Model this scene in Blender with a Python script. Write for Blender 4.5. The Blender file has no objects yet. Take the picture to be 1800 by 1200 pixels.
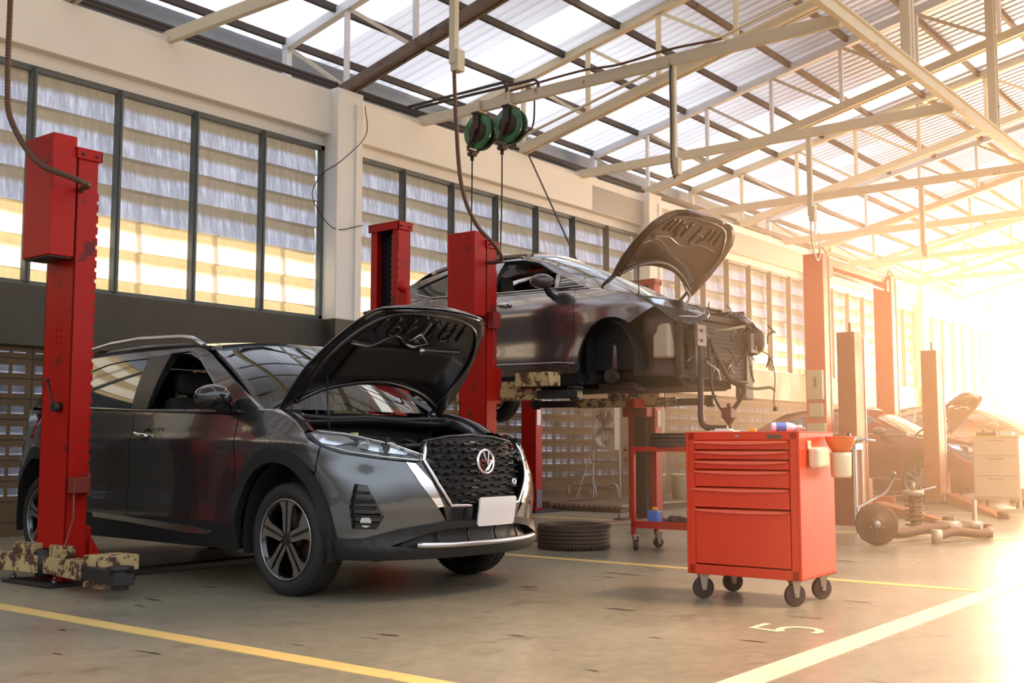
import bpy, bmesh, math, random
from mathutils import Vector, Matrix
from mathutils.geometry import delaunay_2d_cdt
random.seed(7)
PI = math.pi
COL = bpy.context.scene.collection
R = math.radians

# ---------------------------------------------------------------- materials
MATS = {}
def nodes(m):
    m.use_nodes = True
    nt = m.node_tree
    return nt, nt.nodes, nt.links, nt.nodes['Principled BSDF']

def mat(name, col, rough=.5, metal=0., coat=0., noise=0., nscale=4., bump=0., bscale=40., emit=0., trans=0., ior=1.45, alpha=1., dark=None, dscale=6., damt=0., stretch=None, coatr=.03, spec=.5):
    if name in MATS: return MATS[name]
    m = bpy.data.materials.new(name); nt, N, L, P = nodes(m)
    c = (col[0], col[1], col[2], 1)
    P.inputs['Base Color'].default_value = c
    P.inputs['Roughness'].default_value = rough
    P.inputs['Metallic'].default_value = metal
    P.inputs['Coat Weight'].default_value = coat
    P.inputs['Coat Roughness'].default_value = coatr
    P.inputs['Transmission Weight'].default_value = trans
    P.inputs['IOR'].default_value = ior
    P.inputs['Alpha'].default_value = alpha
    P.inputs['Specular IOR Level'].default_value = spec
    if emit:
        P.inputs['Emission Color'].default_value = c; P.inputs['Emission Strength'].default_value = emit
    if noise or bump or dark:
        tc = N.new('ShaderNodeTexCoord'); mp = N.new('ShaderNodeMapping')
        L.new(tc.outputs['Object'], mp.inputs[0])
        if stretch: mp.inputs['Scale'].default_value = stretch
        src = c
        if noise:
            n = N.new('ShaderNodeTexNoise'); n.inputs['Scale'].default_value = nscale; n.inputs['Detail'].default_value = 6
            L.new(mp.outputs[0], n.inputs['Vector'])
            mx = N.new('ShaderNodeMix'); mx.data_type = 'RGBA'
            mx.inputs[6].default_value = tuple(x * (1 - noise) for x in c[:3]) + (1,)
            mx.inputs[7].default_value = tuple(min(1, x * (1 + noise)) for x in c[:3]) + (1,)
            L.new(n.outputs[0], mx.inputs[0]); L.new(mx.outputs[2], P.inputs['Base Color']); src = mx.outputs[2]
            r2 = N.new('ShaderNodeMapRange'); r2.inputs[3].default_value = max(0, rough - .12); r2.inputs[4].default_value = min(1, rough + .12)
            L.new(n.outputs[0], r2.inputs[0]); L.new(r2.outputs[0], P.inputs['Roughness'])
        if dark:   # chipped or dirty patches with a shape of their own
            n = N.new('ShaderNodeTexNoise'); n.inputs['Scale'].default_value = dscale; n.inputs['Detail'].default_value = 10; n.inputs['Roughness'].default_value = .7
            L.new(mp.outputs[0], n.inputs['Vector'])
            rp = N.new('ShaderNodeValToRGB'); rp.color_ramp.elements[0].position = 1 - damt; rp.color_ramp.elements[1].position = 1 - damt + .04
            L.new(n.outputs[0], rp.inputs[0])
            mx = N.new('ShaderNodeMix'); mx.data_type = 'RGBA'
            L.new(rp.outputs[0], mx.inputs[0]); mx.inputs[7].default_value = tuple(dark) + (1,)
            if noise: L.new(src, mx.inputs[6])
            else: mx.inputs[6].default_value = c
            L.new(mx.outputs[2], P.inputs['Base Color'])
        if bump:
            n = N.new('ShaderNodeTexNoise'); n.inputs['Scale'].default_value = bscale; n.inputs['Detail'].default_value = 4
            L.new(mp.outputs[0], n.inputs['Vector'])
            b = N.new('ShaderNodeBump'); b.inputs['Strength'].default_value = bump; b.inputs['Distance'].default_value = .01
            L.new(n.outputs[0], b.inputs['Height']); L.new(b.outputs[0], P.inputs['Normal'])
    MATS[name] = m
    return m

# ---------------------------------------------------------------- objects
def tag(o, label=None, cat=None, group=None, kind=None):
    if label: o['label'] = label
    if cat: o['category'] = cat
    if group: o['group'] = group
    if kind: o['kind'] = kind
    return o
def thing(name, label, cat, loc=(0, 0, 0), rotz=0, group=None, kind=None):
    o = bpy.data.objects.new(name, None); COL.objects.link(o)
    o.location = loc; o.rotation_euler = (0, 0, rotz); o.empty_display_size = .1
    return tag(o, label, cat, group, kind)
def copy_tree(o, parent=None):
    c = o.copy(); COL.objects.link(c); c.parent = parent
    for ch in list(o.children): copy_tree(ch, c)
    return c

def frame(d):
    d = Vector(d).normalized(); a = Vector((0, 0, 1)) if abs(d.z) < .9 else Vector((1, 0, 0))
    x = d.cross(a).normalized(); y = d.cross(x).normalized(); return x, y

class MB:
    def __init__(s): s.v = []; s.f = []; s.sm = []
    def add(s, vs, fs, smooth=False, M=None):
        b = len(s.v)
        for v in vs:
            v = Vector(v)
            if M is not None: v = M @ v
            s.v.append(tuple(v))
        for f in fs: s.f.append(tuple(b + i for i in f)); s.sm.append(smooth)
        return s
    def box(s, x0, x1, y0, y1, z0, z1, M=None):
        vs = [(x, y, z) for x in (x0, x1) for y in (y0, y1) for z in (z0, z1)]
        return s.add(vs, [(0, 1, 3, 2), (4, 6, 7, 5), (0, 4, 5, 1), (2, 3, 7, 6), (0, 2, 6, 4), (1, 5, 7, 3)], False, M)
    def cbox(s, c, d, rot=None):
        M = Matrix.Translation(c)
        if rot is not None: M = M @ (rot if isinstance(rot, Matrix) else Matrix.Rotation(rot, 4, 'Z'))
        return s.box(-d[0] / 2, d[0] / 2, -d[1] / 2, d[1] / 2, -d[2] / 2, d[2] / 2, M)
    def bar(s, a, b, w, h, up=(0, 0, 1)):
        """rectangular section from a to b; h along up"""
        a, b = Vector(a), Vector(b); d = (b - a).normalized(); u = Vector(up); x = d.cross(u)
        if x.length < 1e-4: x = d.cross(Vector((1, 0, 0)))
        x.normalize(); y = x.cross(d).normalized(); vs = []
        for p in (a, b):
            for i, j in ((-1, -1), (1, -1), (1, 1), (-1, 1)): vs.append(p + x * (i * w / 2) + y * (j * h / 2))
        return s.add(vs, [(0, 3, 2, 1), (4, 5, 6, 7), (0, 1, 5, 4), (1, 2, 6, 5), (2, 3, 7, 6), (3, 0, 4, 7)])
    def tube(s, path, r, n=8, closed=False, cap=True, smooth=True):
        path = [Vector(p) for p in path]; k = len(path); rs = r if isinstance(r, (list, tuple)) else [r] * k
        vs = []; x0 = None
        for i, p in enumerate(path):
            a = path[(i - 1) % k] if (i or closed) else p; b = path[(i + 1) % k] if (i < k - 1 or closed) else p
            d = (b - a).normalized() if (b - a).length > 1e-9 else Vector((0, 0, 1))
            if x0 is None: x, y = frame(d)
            else:
                x = (x0 - d * x0.dot(d)); x = x.normalized() if x.length > 1e-6 else frame(d)[0]; y = d.cross(x).normalized()
            x0 = x
            for j in range(n):
                t = 2 * PI * j / n; vs.append(p + x * (math.cos(t) * rs[i]) + y * (math.sin(t) * rs[i]))
        fs = []
        for i in range(k if closed else k - 1):
            for j in range(n):
                a0, a1 = i * n + j, i * n + (j + 1) % n; b0, b1 = ((i + 1) % k) * n + j, ((i + 1) % k) * n + (j + 1) % n
                fs.append((a0, a1, b1, b0))
        s.add(vs, fs, smooth)
        if cap and not closed:
            s.add(vs[:n], [tuple(range(n))[::-1]]); s.add(vs[-n:], [tuple(range(n))])
        return s
    def cyl(s, a, b, r, n=16, r2=None, smooth=True): return s.tube([a, b], [r, r if r2 is None else r2], n, smooth=smooth)
    def lathe(s, prof, n=32, M=None, smooth=True, close=False):
        """prof: (radius, height) turned about Z"""
        vs = []; k = len(prof)
        for j in range(n):
            t = 2 * PI * j / n
            for r, h in prof: vs.append((r * math.cos(t), r * math.sin(t), h))
        fs = []
        for j in range(n):
            for i in range(k if close else k - 1):
                a, b = j * k + i, j * k + (i + 1) % k; c, d = ((j + 1) % n) * k + (i + 1) % k, ((j + 1) % n) * k + i
                fs.append((a, d, c, b))
        return s.add(vs, fs, smooth, M)
    def prism(s, poly, h0, h1, M=None):
        n = len(poly); vs = [(p[0], p[1], h0) for p in poly] + [(p[0], p[1], h1) for p in poly]
        fs = [tuple(range(n))[::-1], tuple(range(n, 2 * n))] + [(i, (i + 1) % n, n + (i + 1) % n, n + i) for i in range(n)]
        return s.add(vs, fs, False, M)
    def ball(s, c, r, n=12, sc=(1, 1, 1)):
        m = n // 2; prof = [(r * math.sin(PI * i / m), -r * math.cos(PI * i / m)) for i in range(m + 1)]
        return s.lathe(prof, n, Matrix.Translation(c) @ Matrix.Diagonal((*sc, 1)))
    def grid(s, fn, nu, nv, smooth=True, flip=False):
        vs = [fn(i / nu, j / nv) for i in range(nu + 1) for j in range(nv + 1)]; fs = []
        for i in range(nu):
            for j in range(nv):
                a = i * (nv + 1) + j; q = (a, a + nv + 1, a + nv + 2, a + 1); fs.append(q[::-1] if flip else q)
        return s.add(vs, fs, smooth)
    def build(s, name, m, parent=None, bevel=0, seg=2, fix=True, solid=0, subsurf=0):
        me = bpy.data.meshes.new(name); me.from_pydata(s.v, [], s.f); me.validate(clean_customdata=False)
        if len(me.polygons) == len(s.sm): me.polygons.foreach_set('use_smooth', s.sm)
        if fix:
            bm = bmesh.new(); bm.from_mesh(me)
            if any(s.sm): bmesh.ops.remove_doubles(bm, verts=bm.verts, dist=1e-5)
            bmesh.ops.recalc_face_normals(bm, faces=bm.faces); bm.to_mesh(me); bm.free()
        o = bpy.data.objects.new(name, me); COL.objects.link(o); me.materials.append(m)
        if parent is not None: o.parent = parent
        if subsurf:
            b = o.modifiers.new('s', 'SUBSURF'); b.levels = b.render_levels = subsurf
        if solid:
            b = o.modifiers.new('t', 'SOLIDIFY'); b.thickness = solid; b.offset = -1
        if bevel:
            b = o.modifiers.new('b', 'BEVEL'); b.width = bevel; b.segments = seg; b.limit_method = 'ANGLE'; b.angle_limit = R(40)
        return o

def arc(c, r, a0, a1, n, plane='xy'):
    out = []
    for i in range(n + 1):
        t = a0 + (a1 - a0) * i / n; p = (r * math.cos(t), r * math.sin(t))
        out.append((c[0] + p[0], c[1] + p[1], c[2]) if plane == 'xy' else (c[0] + p[0], c[1], c[2] + p[1]) if plane == 'xz' else (c[0], c[1] + p[0], c[2] + p[1]))
    return out
def spline(pts, n=8):
    pts = [Vector(p) for p in pts]; P = [pts[0] * 2 - pts[1]] + pts + [pts[-1] * 2 - pts[-2]]; out = []
    for i in range(1, len(P) - 2):
        a, b, c, d = P[i - 1:i + 3]
        for k in range(n):
            t = k / n; out.append(.5 * (2 * b + (c - a) * t + (2 * a - 5 * b + 4 * c - d) * t * t + (3 * b - a - 3 * c + d) * t ** 3))
    out.append(pts[-1]); return out
def single(mb, name, m, label, cat, group=None, kind=None, **k):
    return tag(mb.build(name, m, **k), label, cat, group, kind)
WORLD, FAR, HAZE, EXPO = 2.0, 15500., .021, 0.0
SUN = 6
# ================================================================ room
def concrete_floor():
    m = bpy.data.materials.new('worn_concrete'); nt, N, L, P = nodes(m)
    g = N.new('ShaderNodeNewGeometry')
    def noise(sc, det, rgh=.6, st=(1, 1, 1)):
        mp = N.new('ShaderNodeMapping'); mp.inputs['Scale'].default_value = st; L.new(g.outputs['Position'], mp.inputs[0])
        n = N.new('ShaderNodeTexNoise'); n.inputs['Scale'].default_value = sc; n.inputs['Detail'].default_value = det; n.inputs['Roughness'].default_value = rgh
        L.new(mp.outputs[0], n.inputs['Vector']); return n.outputs[0]
    def ramp(x, a, b, c0=(0, 0, 0, 1), c1=(1, 1, 1, 1)):
        r = N.new('ShaderNodeValToRGB'); r.color_ramp.elements[0].position = a; r.color_ramp.elements[1].position = b
        r.color_ramp.elements[0].color = c0; r.color_ramp.elements[1].color = c1; L.new(x, r.inputs[0]); return r.outputs[0]
    def mix(f, a, b):
        x = N.new('ShaderNodeMix'); x.data_type = 'RGBA'; L.new(f, x.inputs[0])
        for i, q in ((6, a), (7, b)):
            if isinstance(q, tuple): x.inputs[i].default_value = q
            else: L.new(q, x.inputs[i])
        return x.outputs[2]
    base = ramp(noise(.5, 8), .3, .7, (.21, .185, .13, 1), (.36, .32, .23, 1))
    fine = ramp(noise(14, 6, .7), .35, .75, (.8, .8, .8, 1), (1.1, 1.1, 1.1, 1))
    mu = N.new('ShaderNodeMix'); mu.data_type = 'RGBA'; mu.blend_type = 'MULTIPLY'; mu.inputs[0].default_value = 1
    L.new(base, mu.inputs[6]); L.new(fine, mu.inputs[7])
    oil = ramp(noise(1.1, 9, .75, (1, 1.6, 1)), .57, .72)
    c = mix(oil, mu.outputs[2], (.13, .10, .065, 1))
    scr = ramp(noise(9, 3, .4, (1, .25, 1)), .69, .72)
    c = mix(scr, c, (.06, .045, .03, 1))
    L.new(c, P.inputs['Base Color'])
    rr = N.new('ShaderNodeMapRange'); rr.inputs[3].default_value = .16; rr.inputs[4].default_value = .46
    L.new(noise(2.2, 8, .7), rr.inputs[0]); L.new(rr.outputs[0], P.inputs['Roughness'])
    b = N.new('ShaderNodeBump'); b.inputs['Strength'].default_value = .12; b.inputs['Distance'].default_value = .004
    L.new(noise(30, 5, .6), b.inputs['Height']); L.new(b.outputs[0], P.inputs['Normal'])
    return m

def block_wall():
    """pierced breeze blocks: pairs of slots drawn on, with daylight put in as glow"""
    m = bpy.data.materials.new('glowing_slot_block'); nt, N, L, P = nodes(m)
    g = N.new('ShaderNodeNewGeometry'); sp = N.new('ShaderNodeSeparateXYZ'); L.new(g.outputs['Position'], sp.inputs[0])
    def math_(op, a, b=None, c=None):
        n = N.new('ShaderNodeMath'); n.operation = op
        for i, q in enumerate((a, b, c)):
            if q is None: continue
            if isinstance(q, (int, float)): n.inputs[i].default_value = q
            else: L.new(q, n.inputs[i])
        return n.outputs[0]
    X, Z = sp.outputs[0], sp.outputs[2]
    fx = math_('MODULO', math_('ADD', X, 20 - .12), .40)          # 0..0.4 within a block
    fz = math_('MODULO', math_('ADD', Z, 2 - .13), .20)
    def band(v, a, b): return math_('MULTIPLY', math_('GREATER_THAN', v, a), math_('LESS_THAN', v, b))
    col = math_('ADD', band(fx, .035, .165), band(fx, .205, .335))
    row = band(fz, .06, .138)
    top = math_('LESS_THAN', Z, 1.80)
    hole = math_('MULTIPLY', math_('MULTIPLY', col, row), math_('MULTIPLY', top, math_('GREATER_THAN', Z, .33)))
    joint = math_('MAXIMUM', math_('LESS_THAN', fx, .012), math_('LESS_THAN', fz, .012))
    n = N.new('ShaderNodeTexNoise'); n.inputs['Scale'].default_value = 3; n.inputs['Detail'].default_value = 8; L.new(g.outputs['Position'], n.inputs['Vector'])
    r = N.new('ShaderNodeValToRGB'); r.color_ramp.elements[0].color = (.055, .034, .016, 1); r.color_ramp.elements[1].color = (.16, .10, .05, 1); L.new(n.outputs[0], r.inputs[0])
    mj = N.new('ShaderNodeMix'); mj.data_type = 'RGBA'; L.new(joint, mj.inputs[0]); L.new(r.outputs[0], mj.inputs[6]); mj.inputs[7].default_value = (.03, .022, .014, 1)
    mh = N.new('ShaderNodeMix'); mh.data_type = 'RGBA'; L.new(hole, mh.inputs[0]); L.new(mj.outputs[2], mh.inputs[6]); mh.inputs[7].default_value = (.03, .03, .035, 1)
    L.new(mh.outputs[2], P.inputs['Base Color']); P.inputs['Roughness'].default_value = .85
    # daylight in each slot put in as glow, strongest along its lower edge
    n2 = N.new('ShaderNodeTexNoise'); n2.inputs['Scale'].default_value = 2.2; L.new(g.outputs['Position'], n2.inputs['Vector'])
    w = math_('MULTIPLY', hole, math_('MULTIPLY_ADD', n2.outputs[0], 1.3, -.42))
    edge = math_('ADD', math_('MULTIPLY', band(fz, .055, .075), .8), .35)
    w = math_('MULTIPLY', w, edge)
    P.inputs['Emission Color'].default_value = (.72, .78, 1, 1); L.new(w, P.inputs['Emission Strength'])
    return m

def louvre_mat():
    """weathered louvre sheets whose outside daylight is put in as glow: tan where two sheets lap, bright below"""
    m = bpy.data.materials.new('louvre_daylight_glow'); nt, N, L, P = nodes(m)
    g = N.new('ShaderNodeNewGeometry'); sp = N.new('ShaderNodeSeparateXYZ'); L.new(g.outputs['Position'], sp.inputs[0])
    def math_(op, a, b=None):
        n = N.new('ShaderNodeMath'); n.operation = op
        for i, q in enumerate((a, b)):
            if q is None: continue
            if isinstance(q, (int, float)): n.inputs[i].default_value = q
            else: L.new(q, n.inputs[i])
        return n.outputs[0]
    def mix(f, a, b):
        x = N.new('ShaderNodeMix'); x.data_type = 'RGBA'
        if isinstance(f, float): x.inputs[0].default_value = f
        else: L.new(f, x.inputs[0])
        for i, q in ((6, a), (7, b)):
            if isinstance(q, tuple): x.inputs[i].default_value = q
            else: L.new(q, x.inputs[i])
        return x.outputs[2]
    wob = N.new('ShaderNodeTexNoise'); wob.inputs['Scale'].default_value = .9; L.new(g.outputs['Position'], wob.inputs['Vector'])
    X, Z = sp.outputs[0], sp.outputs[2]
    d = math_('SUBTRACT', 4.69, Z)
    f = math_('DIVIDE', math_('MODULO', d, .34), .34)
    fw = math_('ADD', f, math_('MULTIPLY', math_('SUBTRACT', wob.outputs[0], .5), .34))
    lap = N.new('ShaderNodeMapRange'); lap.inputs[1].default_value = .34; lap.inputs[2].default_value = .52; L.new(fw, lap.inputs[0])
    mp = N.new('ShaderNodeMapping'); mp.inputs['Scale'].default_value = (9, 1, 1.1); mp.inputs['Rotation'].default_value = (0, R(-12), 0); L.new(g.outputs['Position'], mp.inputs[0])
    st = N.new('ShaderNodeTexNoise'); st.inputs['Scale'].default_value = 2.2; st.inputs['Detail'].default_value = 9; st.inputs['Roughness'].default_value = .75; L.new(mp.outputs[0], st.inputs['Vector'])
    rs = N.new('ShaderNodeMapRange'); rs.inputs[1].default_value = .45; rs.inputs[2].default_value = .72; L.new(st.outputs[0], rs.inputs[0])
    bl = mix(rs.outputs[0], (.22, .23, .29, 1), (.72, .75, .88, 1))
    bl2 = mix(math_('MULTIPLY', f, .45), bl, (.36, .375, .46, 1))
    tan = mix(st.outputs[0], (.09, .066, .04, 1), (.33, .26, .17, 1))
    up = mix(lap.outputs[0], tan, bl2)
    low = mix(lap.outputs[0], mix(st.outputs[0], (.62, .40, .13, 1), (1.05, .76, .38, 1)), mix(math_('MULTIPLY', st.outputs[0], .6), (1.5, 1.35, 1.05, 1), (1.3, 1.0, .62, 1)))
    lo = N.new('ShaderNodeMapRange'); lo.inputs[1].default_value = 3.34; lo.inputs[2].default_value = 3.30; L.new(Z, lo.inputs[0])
    # shade of posts outside painted as dark upright bands on the lower sheets
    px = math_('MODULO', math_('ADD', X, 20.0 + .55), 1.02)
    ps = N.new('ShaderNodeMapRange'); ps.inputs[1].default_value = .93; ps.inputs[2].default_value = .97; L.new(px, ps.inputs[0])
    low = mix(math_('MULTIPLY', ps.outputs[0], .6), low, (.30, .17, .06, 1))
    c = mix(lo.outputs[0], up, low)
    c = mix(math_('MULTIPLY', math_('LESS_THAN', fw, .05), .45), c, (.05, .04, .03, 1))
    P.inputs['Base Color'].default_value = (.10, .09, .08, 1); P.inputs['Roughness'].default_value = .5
    L.new(c, P.inputs['Emission Color']); P.inputs['Emission Strength'].default_value = 1.2  # outdoor light written into the sheets' own emission
    return m

def roof_sheets():
    """old corrugated metal sheeting, with translucency added low on the slope to brighten it"""
    m = bpy.data.materials.new('corrugated_sheet'); nt, N, L, P = nodes(m)
    P.inputs['Base Color'].default_value = (.40, .41, .48, 1); P.inputs['Roughness'].default_value = .42; P.inputs['Metallic'].default_value = .2
    g = N.new('ShaderNodeNewGeometry'); sp = N.new('ShaderNodeSeparateXYZ'); L.new(g.outputs['Position'], sp.inputs[0])
    mr = N.new('ShaderNodeMapRange'); mr.inputs[1].default_value = 7.2; mr.inputs[2].default_value = 10.2; mr.inputs[3].default_value = .10; mr.inputs[4].default_value = .56; L.new(sp.outputs[1], mr.inputs[0])
    fl = N.new('ShaderNodeMath'); fl.operation = 'SNAP'; fl.inputs[1].default_value = .76; L.new(sp.outputs[0], fl.inputs[0])
    wn_ = N.new('ShaderNodeTexWhiteNoise'); wn_.noise_dimensions = '1D'; L.new(fl.outputs[0], wn_.inputs[1])
    m2 = N.new('ShaderNodeMapRange'); m2.inputs[3].default_value = .6; m2.inputs[4].default_value = 1.2; L.new(wn_.outputs[0], m2.inputs[0])
    mu = N.new('ShaderNodeMath'); mu.operation = 'MULTIPLY'; L.new(mr.outputs[0], mu.inputs[0]); L.new(m2.outputs[0], mu.inputs[1])
    t = N.new('ShaderNodeBsdfTranslucent'); t.inputs[0].default_value = (.74, .84, 1, 1)  # added translucency stands in for sky light falling on the metal
    mx = N.new('ShaderNodeMixShader'); L.new(mu.outputs[0], mx.inputs[0]); L.new(P.outputs[0], mx.inputs[1]); L.new(t.outputs[0], mx.inputs[2])
    L.new(mx.outputs[0], N['Material Output'].inputs['Surface'])
    return m
cream = mat('cream_render', (.84, .80, .72), .8, noise=.06, nscale=1.5, dark=(.42, .30, .16), dscale=.9, damt=.30, bump=.1)
white_paint = mat('white_column', (.82, .80, .76), .75, noise=.06, nscale=2)
band_m = mat('dark_plinth', (.060, .053, .038), .6, noise=.35, nscale=2.5, bump=.15)
frame_m = mat('grey_window_steel', (.12, .13, .12), .5, noise=.3, nscale=5, stretch=(1, 1, .3))
steel_cream = mat('cream_steel', (.64, .56, .42), .55, noise=.12, nscale=3, dark=(.30, .17, .07), dscale=2.5, damt=.36)
steel_white = mat('white_steel', (.80, .81, .84), .5, noise=.08)
steel_dark = mat('dark_steel', (.055, .04, .032), .6, noise=.3)
rust = mat('brown_rusty_steel', (.17, .12, .085), .65, noise=.35, nscale=4, dark=(.10, .05, .025), dscale=3, damt=.45)
gutter_m = mat('galvanised_gutter', (.30, .33, .37), .5, metal=.4, noise=.25, nscale=2, dark=(.28, .17, .10), dscale=1.2, damt=.34)
roof_m = roof_sheets()
sky_m = mat('glowing_roof_sheet', (1, .97, .90), .5, emit=1.6)  # daylight through the skylight strips put in as emission
yellow_m = mat('yellow_floor_paint', (.72, .50, .17), .45, noise=.15, nscale=3, dark=(.40, .33, .2), dscale=5, damt=.38)
cream_line = mat('cream_floor_paint', (.85, .72, .45), .45, noise=.08, nscale=3)

def room():
    FL = concrete_floor()
    f = MB().add([(-14, -30, 0), (62, -30, 0), (62, 14, 0), (-14, 14, 0)], [(0, 1, 2, 3)]).build('floor', FL); tag(f, kind='structure')
    X0, X1, Y = -6.0, 40.0, 10.6
    cols = [(2.25, 2.7), (9.55, 10.0), (17.15, 17.6), (24.6, 25.05), (32.1, 32.55), (39.6, 40.05)]
    w = MB().box(X0, X1, Y, Y + .16, 0, 1.86).build('wall_left', block_wall()); tag(w, kind='structure')
    w = MB().box(X0, X1, Y - .06, Y + .16, 1.86, 2.47).build('trim_1', band_m, bevel=.01); tag(w, kind='structure')
    w = MB().box(X0, X1, Y - .10, Y + .16, 4.86, 5.44).build('trim_2', cream, bevel=.01); tag(w, kind='structure')
    w = MB().box(X0, X1, Y + .04, Y + .16, 4.72, 4.86).build('trim_3', white_paint); tag(w, kind='structure')
    for i, (a, b) in enumerate(cols):
        c = MB().box(a, b, Y - .22, Y + .17, 2.47, 5.46).build('trim_%d' % (4 + i), white_paint if i < 2 else cream, bevel=.012); tag(c, kind='structure')
        MB().box(a - .001, b + .001, Y - .23, Y - .06, 0, 2.47).build('base', band_m, c)
        MB().box(b - .13, b - .02, Y - .235, Y - .215, 2.47, 5.3).build('conduit_cover', cream, c)
    lou = louvre_mat()
    spans = [(X0, 2.25)] + [(cols[i][1], cols[i + 1][0]) for i in range(5)]
    for i, (a, b) in enumerate(spans):
        fr = MB(); fr.box(a, b, Y + .02, Y + .08, 4.66, 4.72); fr.box(a, b, Y + .02, Y + .08, 2.47, 2.52)
        fr.box(a, a + .05, Y + .02, Y + .09, 2.47, 4.72); fr.box(b - .05, b, Y + .02, Y + .09, 2.47, 4.72)
        o = fr.build('window_%d' % (i + 1), frame_m); tag(o, kind='structure')
        n = round((b - a) / 1.02)
        for k in range(1, n):
            x = a + (b - a) * k / n
            MB().box(x - .028, x + .028, Y + .0, Y + .09, 2.5, 4.70).box(x - .008, x + .008, Y - .02, Y + .01, 2.5, 4.70).build('mullion', frame_m, o)
        s = MB()
        for k in range(7):   # sheets lap like weatherboards and lean in at the foot
            z1 = 4.69 - .34 * k; z0 = max(z1 - .36, 2.50)
            s.add([(a + .04, Y + .15, z1 + .02), (b - .04, Y + .15, z1 + .02), (b - .04, Y + .10, z0), (a + .04, Y + .10, z0)], [(0, 1, 2, 3)])
        s.build('louvres', lou, o, fix=False)
    # far end wall: plinth, and a glowing panel added to whiten the far end
    e = MB(); e.box(X1, X1 + .2, -30, 10.76, 0, 1.9); e.box(X1, X1 + .2, -30, 10.76, 5.0, 6.3)
    for y in (10.6, 6.6, 2.6, -1.4, -5.4, -9.4): e.box(X1 - .1, X1 + .2, y - .2, y + .2, 1.9, 5.0)
    tag(e.build('wall_far', cream), kind='structure')
    gl = mat('end_glow_panel', (1, .90, .76), .5, emit=6)
    wn = MB().box(X1 + .05, X1 + .1, -30, 10.6, 1.9, 5.0).build('window_7', gl); tag(wn, kind='structure')
    # roof: corrugated sheets, ribs run down the slope
    sl = .213; zr = lambda y: 6.5 + sl * (11.75 - y)
    strips = [(5.62, 6.37), (12.63, 13.38), (19.6, 20.85), (27.0, 27.75), (34, 34.75)]
    ridge = -1.0
    def roof(yA, yB, name, za, zb):
        m = MB(); g = MB(); prof = ((0, 0), (.055, 0), (.075, .03), (.115, .03), (.135, 0))
        x = X0 - 1
        while x < X1 + 1:
            isg = any(a - .01 <= x + .07 <= b for a, b in strips)
            t = g if isg else m
            pts = [(x + p, h) for p, h in prof] + [(x + .19, 0)]
            vs = [(px, yA, za + h) for px, h in pts] + [(px, yB, zb + h) for px, h in pts]
            t.add(vs, [(i, i + 1, 7 + i, 6 + i) for i in range(5)])
            x += .19
        o = m.build(name, roof_m, fix=False); tag(o, kind='structure')
        g.build('skylight_sheets', sky_m, o, fix=False)
    roof(12.45, ridge, 'ceiling', zr(12.45), zr(ridge))
    # outer gutter beam and wall-head rails
    single(MB().box(X0, X1, 11.95, 12.05, 6.10, 6.42), 'gutter_board', gutter_m, 'grey galvanised gutter board along the eaves outside the window wall', 'gutter')
    single(MB().tube([(X0, 10.72, 5.62), (X1, 10.72, 5.62)], .045, 8), 'wall_head_pipe', steel_dark, 'dark upper pipe running along the top of the cream beam', 'pipe')
    single(MB().tube([(X0, 10.60, 5.53), (X1, 10.60, 5.53)], .028, 8), 'wall_head_pipe', steel_dark, 'thinner dark lower pipe running along the top of the cream beam', 'pipe')
    # purlins
    names = ['lowest', 'second', 'third', 'fourth', 'fifth', 'sixth', 'seventh', 'eighth', 'ninth', 'tenth', 'eleventh', 'twelfth', 'thirteenth']
    for k in range(13):
        y = 11.75 - 1.01 * k
        single(MB().box(X0, X1, y - .03, y + .03, zr(y) - .10, zr(y) - .005), 'roof_purlin', rust if k > 3 else steel_dark, 'dark roof purlin under the sheets, %s up from the eaves' % names[k], 'purlin', 'roof purlins')
    # trusses
    xt = [2.1, 5.95, 9.85, 13.65, 17.4, 21.2, 25.0, 28.8, 32.6, 36.4]
    ords = ['', 'first', 'second', 'third', 'fourth', 'fifth', 'sixth', 'seventh', 'eighth', 'ninth']
    top = lambda y: 6.37 + sl * (11.75 - y); bot = lambda y: 5.52 + .235 * (10.6 - y)
    looks = {1: 'cream', 2: 'dark brown lower chord, above the white column', 3: 'with pipes along its lower chord', 4: 'above the second column'}
    for i, x in enumerate(xt):
        if i == 0: continue
        lab = 'sloping roof truss, %s from the left' % ords[i]
        if i in looks: lab += ', ' + looks[i] if i > 1 else ''
        t = thing('roof_truss', lab, 'roof truss', (x, 10.6, 0), 0, 'roof trusses')
        Yl = lambda y: y - 10.6
        pale = steel_white if i in (2, 4, 6) else steel_cream
        MB().bar((0, Yl(11.8), top(11.8) + .03), (0, Yl(-1), top(-1) + .03), .11, .12).build('top_chord', pale, t)
        lowm = rust if i == 2 else steel_cream
        b = MB(); b.bar((-.04, Yl(10.7), bot(10.7)), (-.04, Yl(-1), bot(-1)), .07, .13); b.bar((.06, Yl(10.7), bot(10.7) - .03), (.06, Yl(-1), bot(-1) - .03), .05, .07)
        b.build('bottom_chord', lowm, t)
        MB().bar((0, Yl(11.75), 6.38), (0, Yl(11.75), 5.65), .09, .10, (0, 1, 0)).build('end_post', pale, t)
        ys = [11.75] + [10.55 - 1.24 * k for k in range(10)]
        for k, y in enumerate(ys[1:]):
            MB().bar((0, Yl(y), bot(y)), (0, Yl(y), top(y)), .055, .06, (0, 1, 0)).build('web_post', pale, t)
            ya = ys[k]
            MB().bar((.0, Yl(ya) - .05, top(ya) - .02), (.0, Yl(y) + .05, (5.55 if k == 0 else bot(y)) + .03), .035, .05).build('web_brace', pale if i % 2 else steel_cream, t)
    single(MB().tube([(13.5, 10.5, 5.68), (13.5, 4.5, 7.06)], .022, 8), 'conduit_pipe', steel_cream, 'thin cream pipe running up above the lower chord of the third roof truss', 'pipe')
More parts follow.
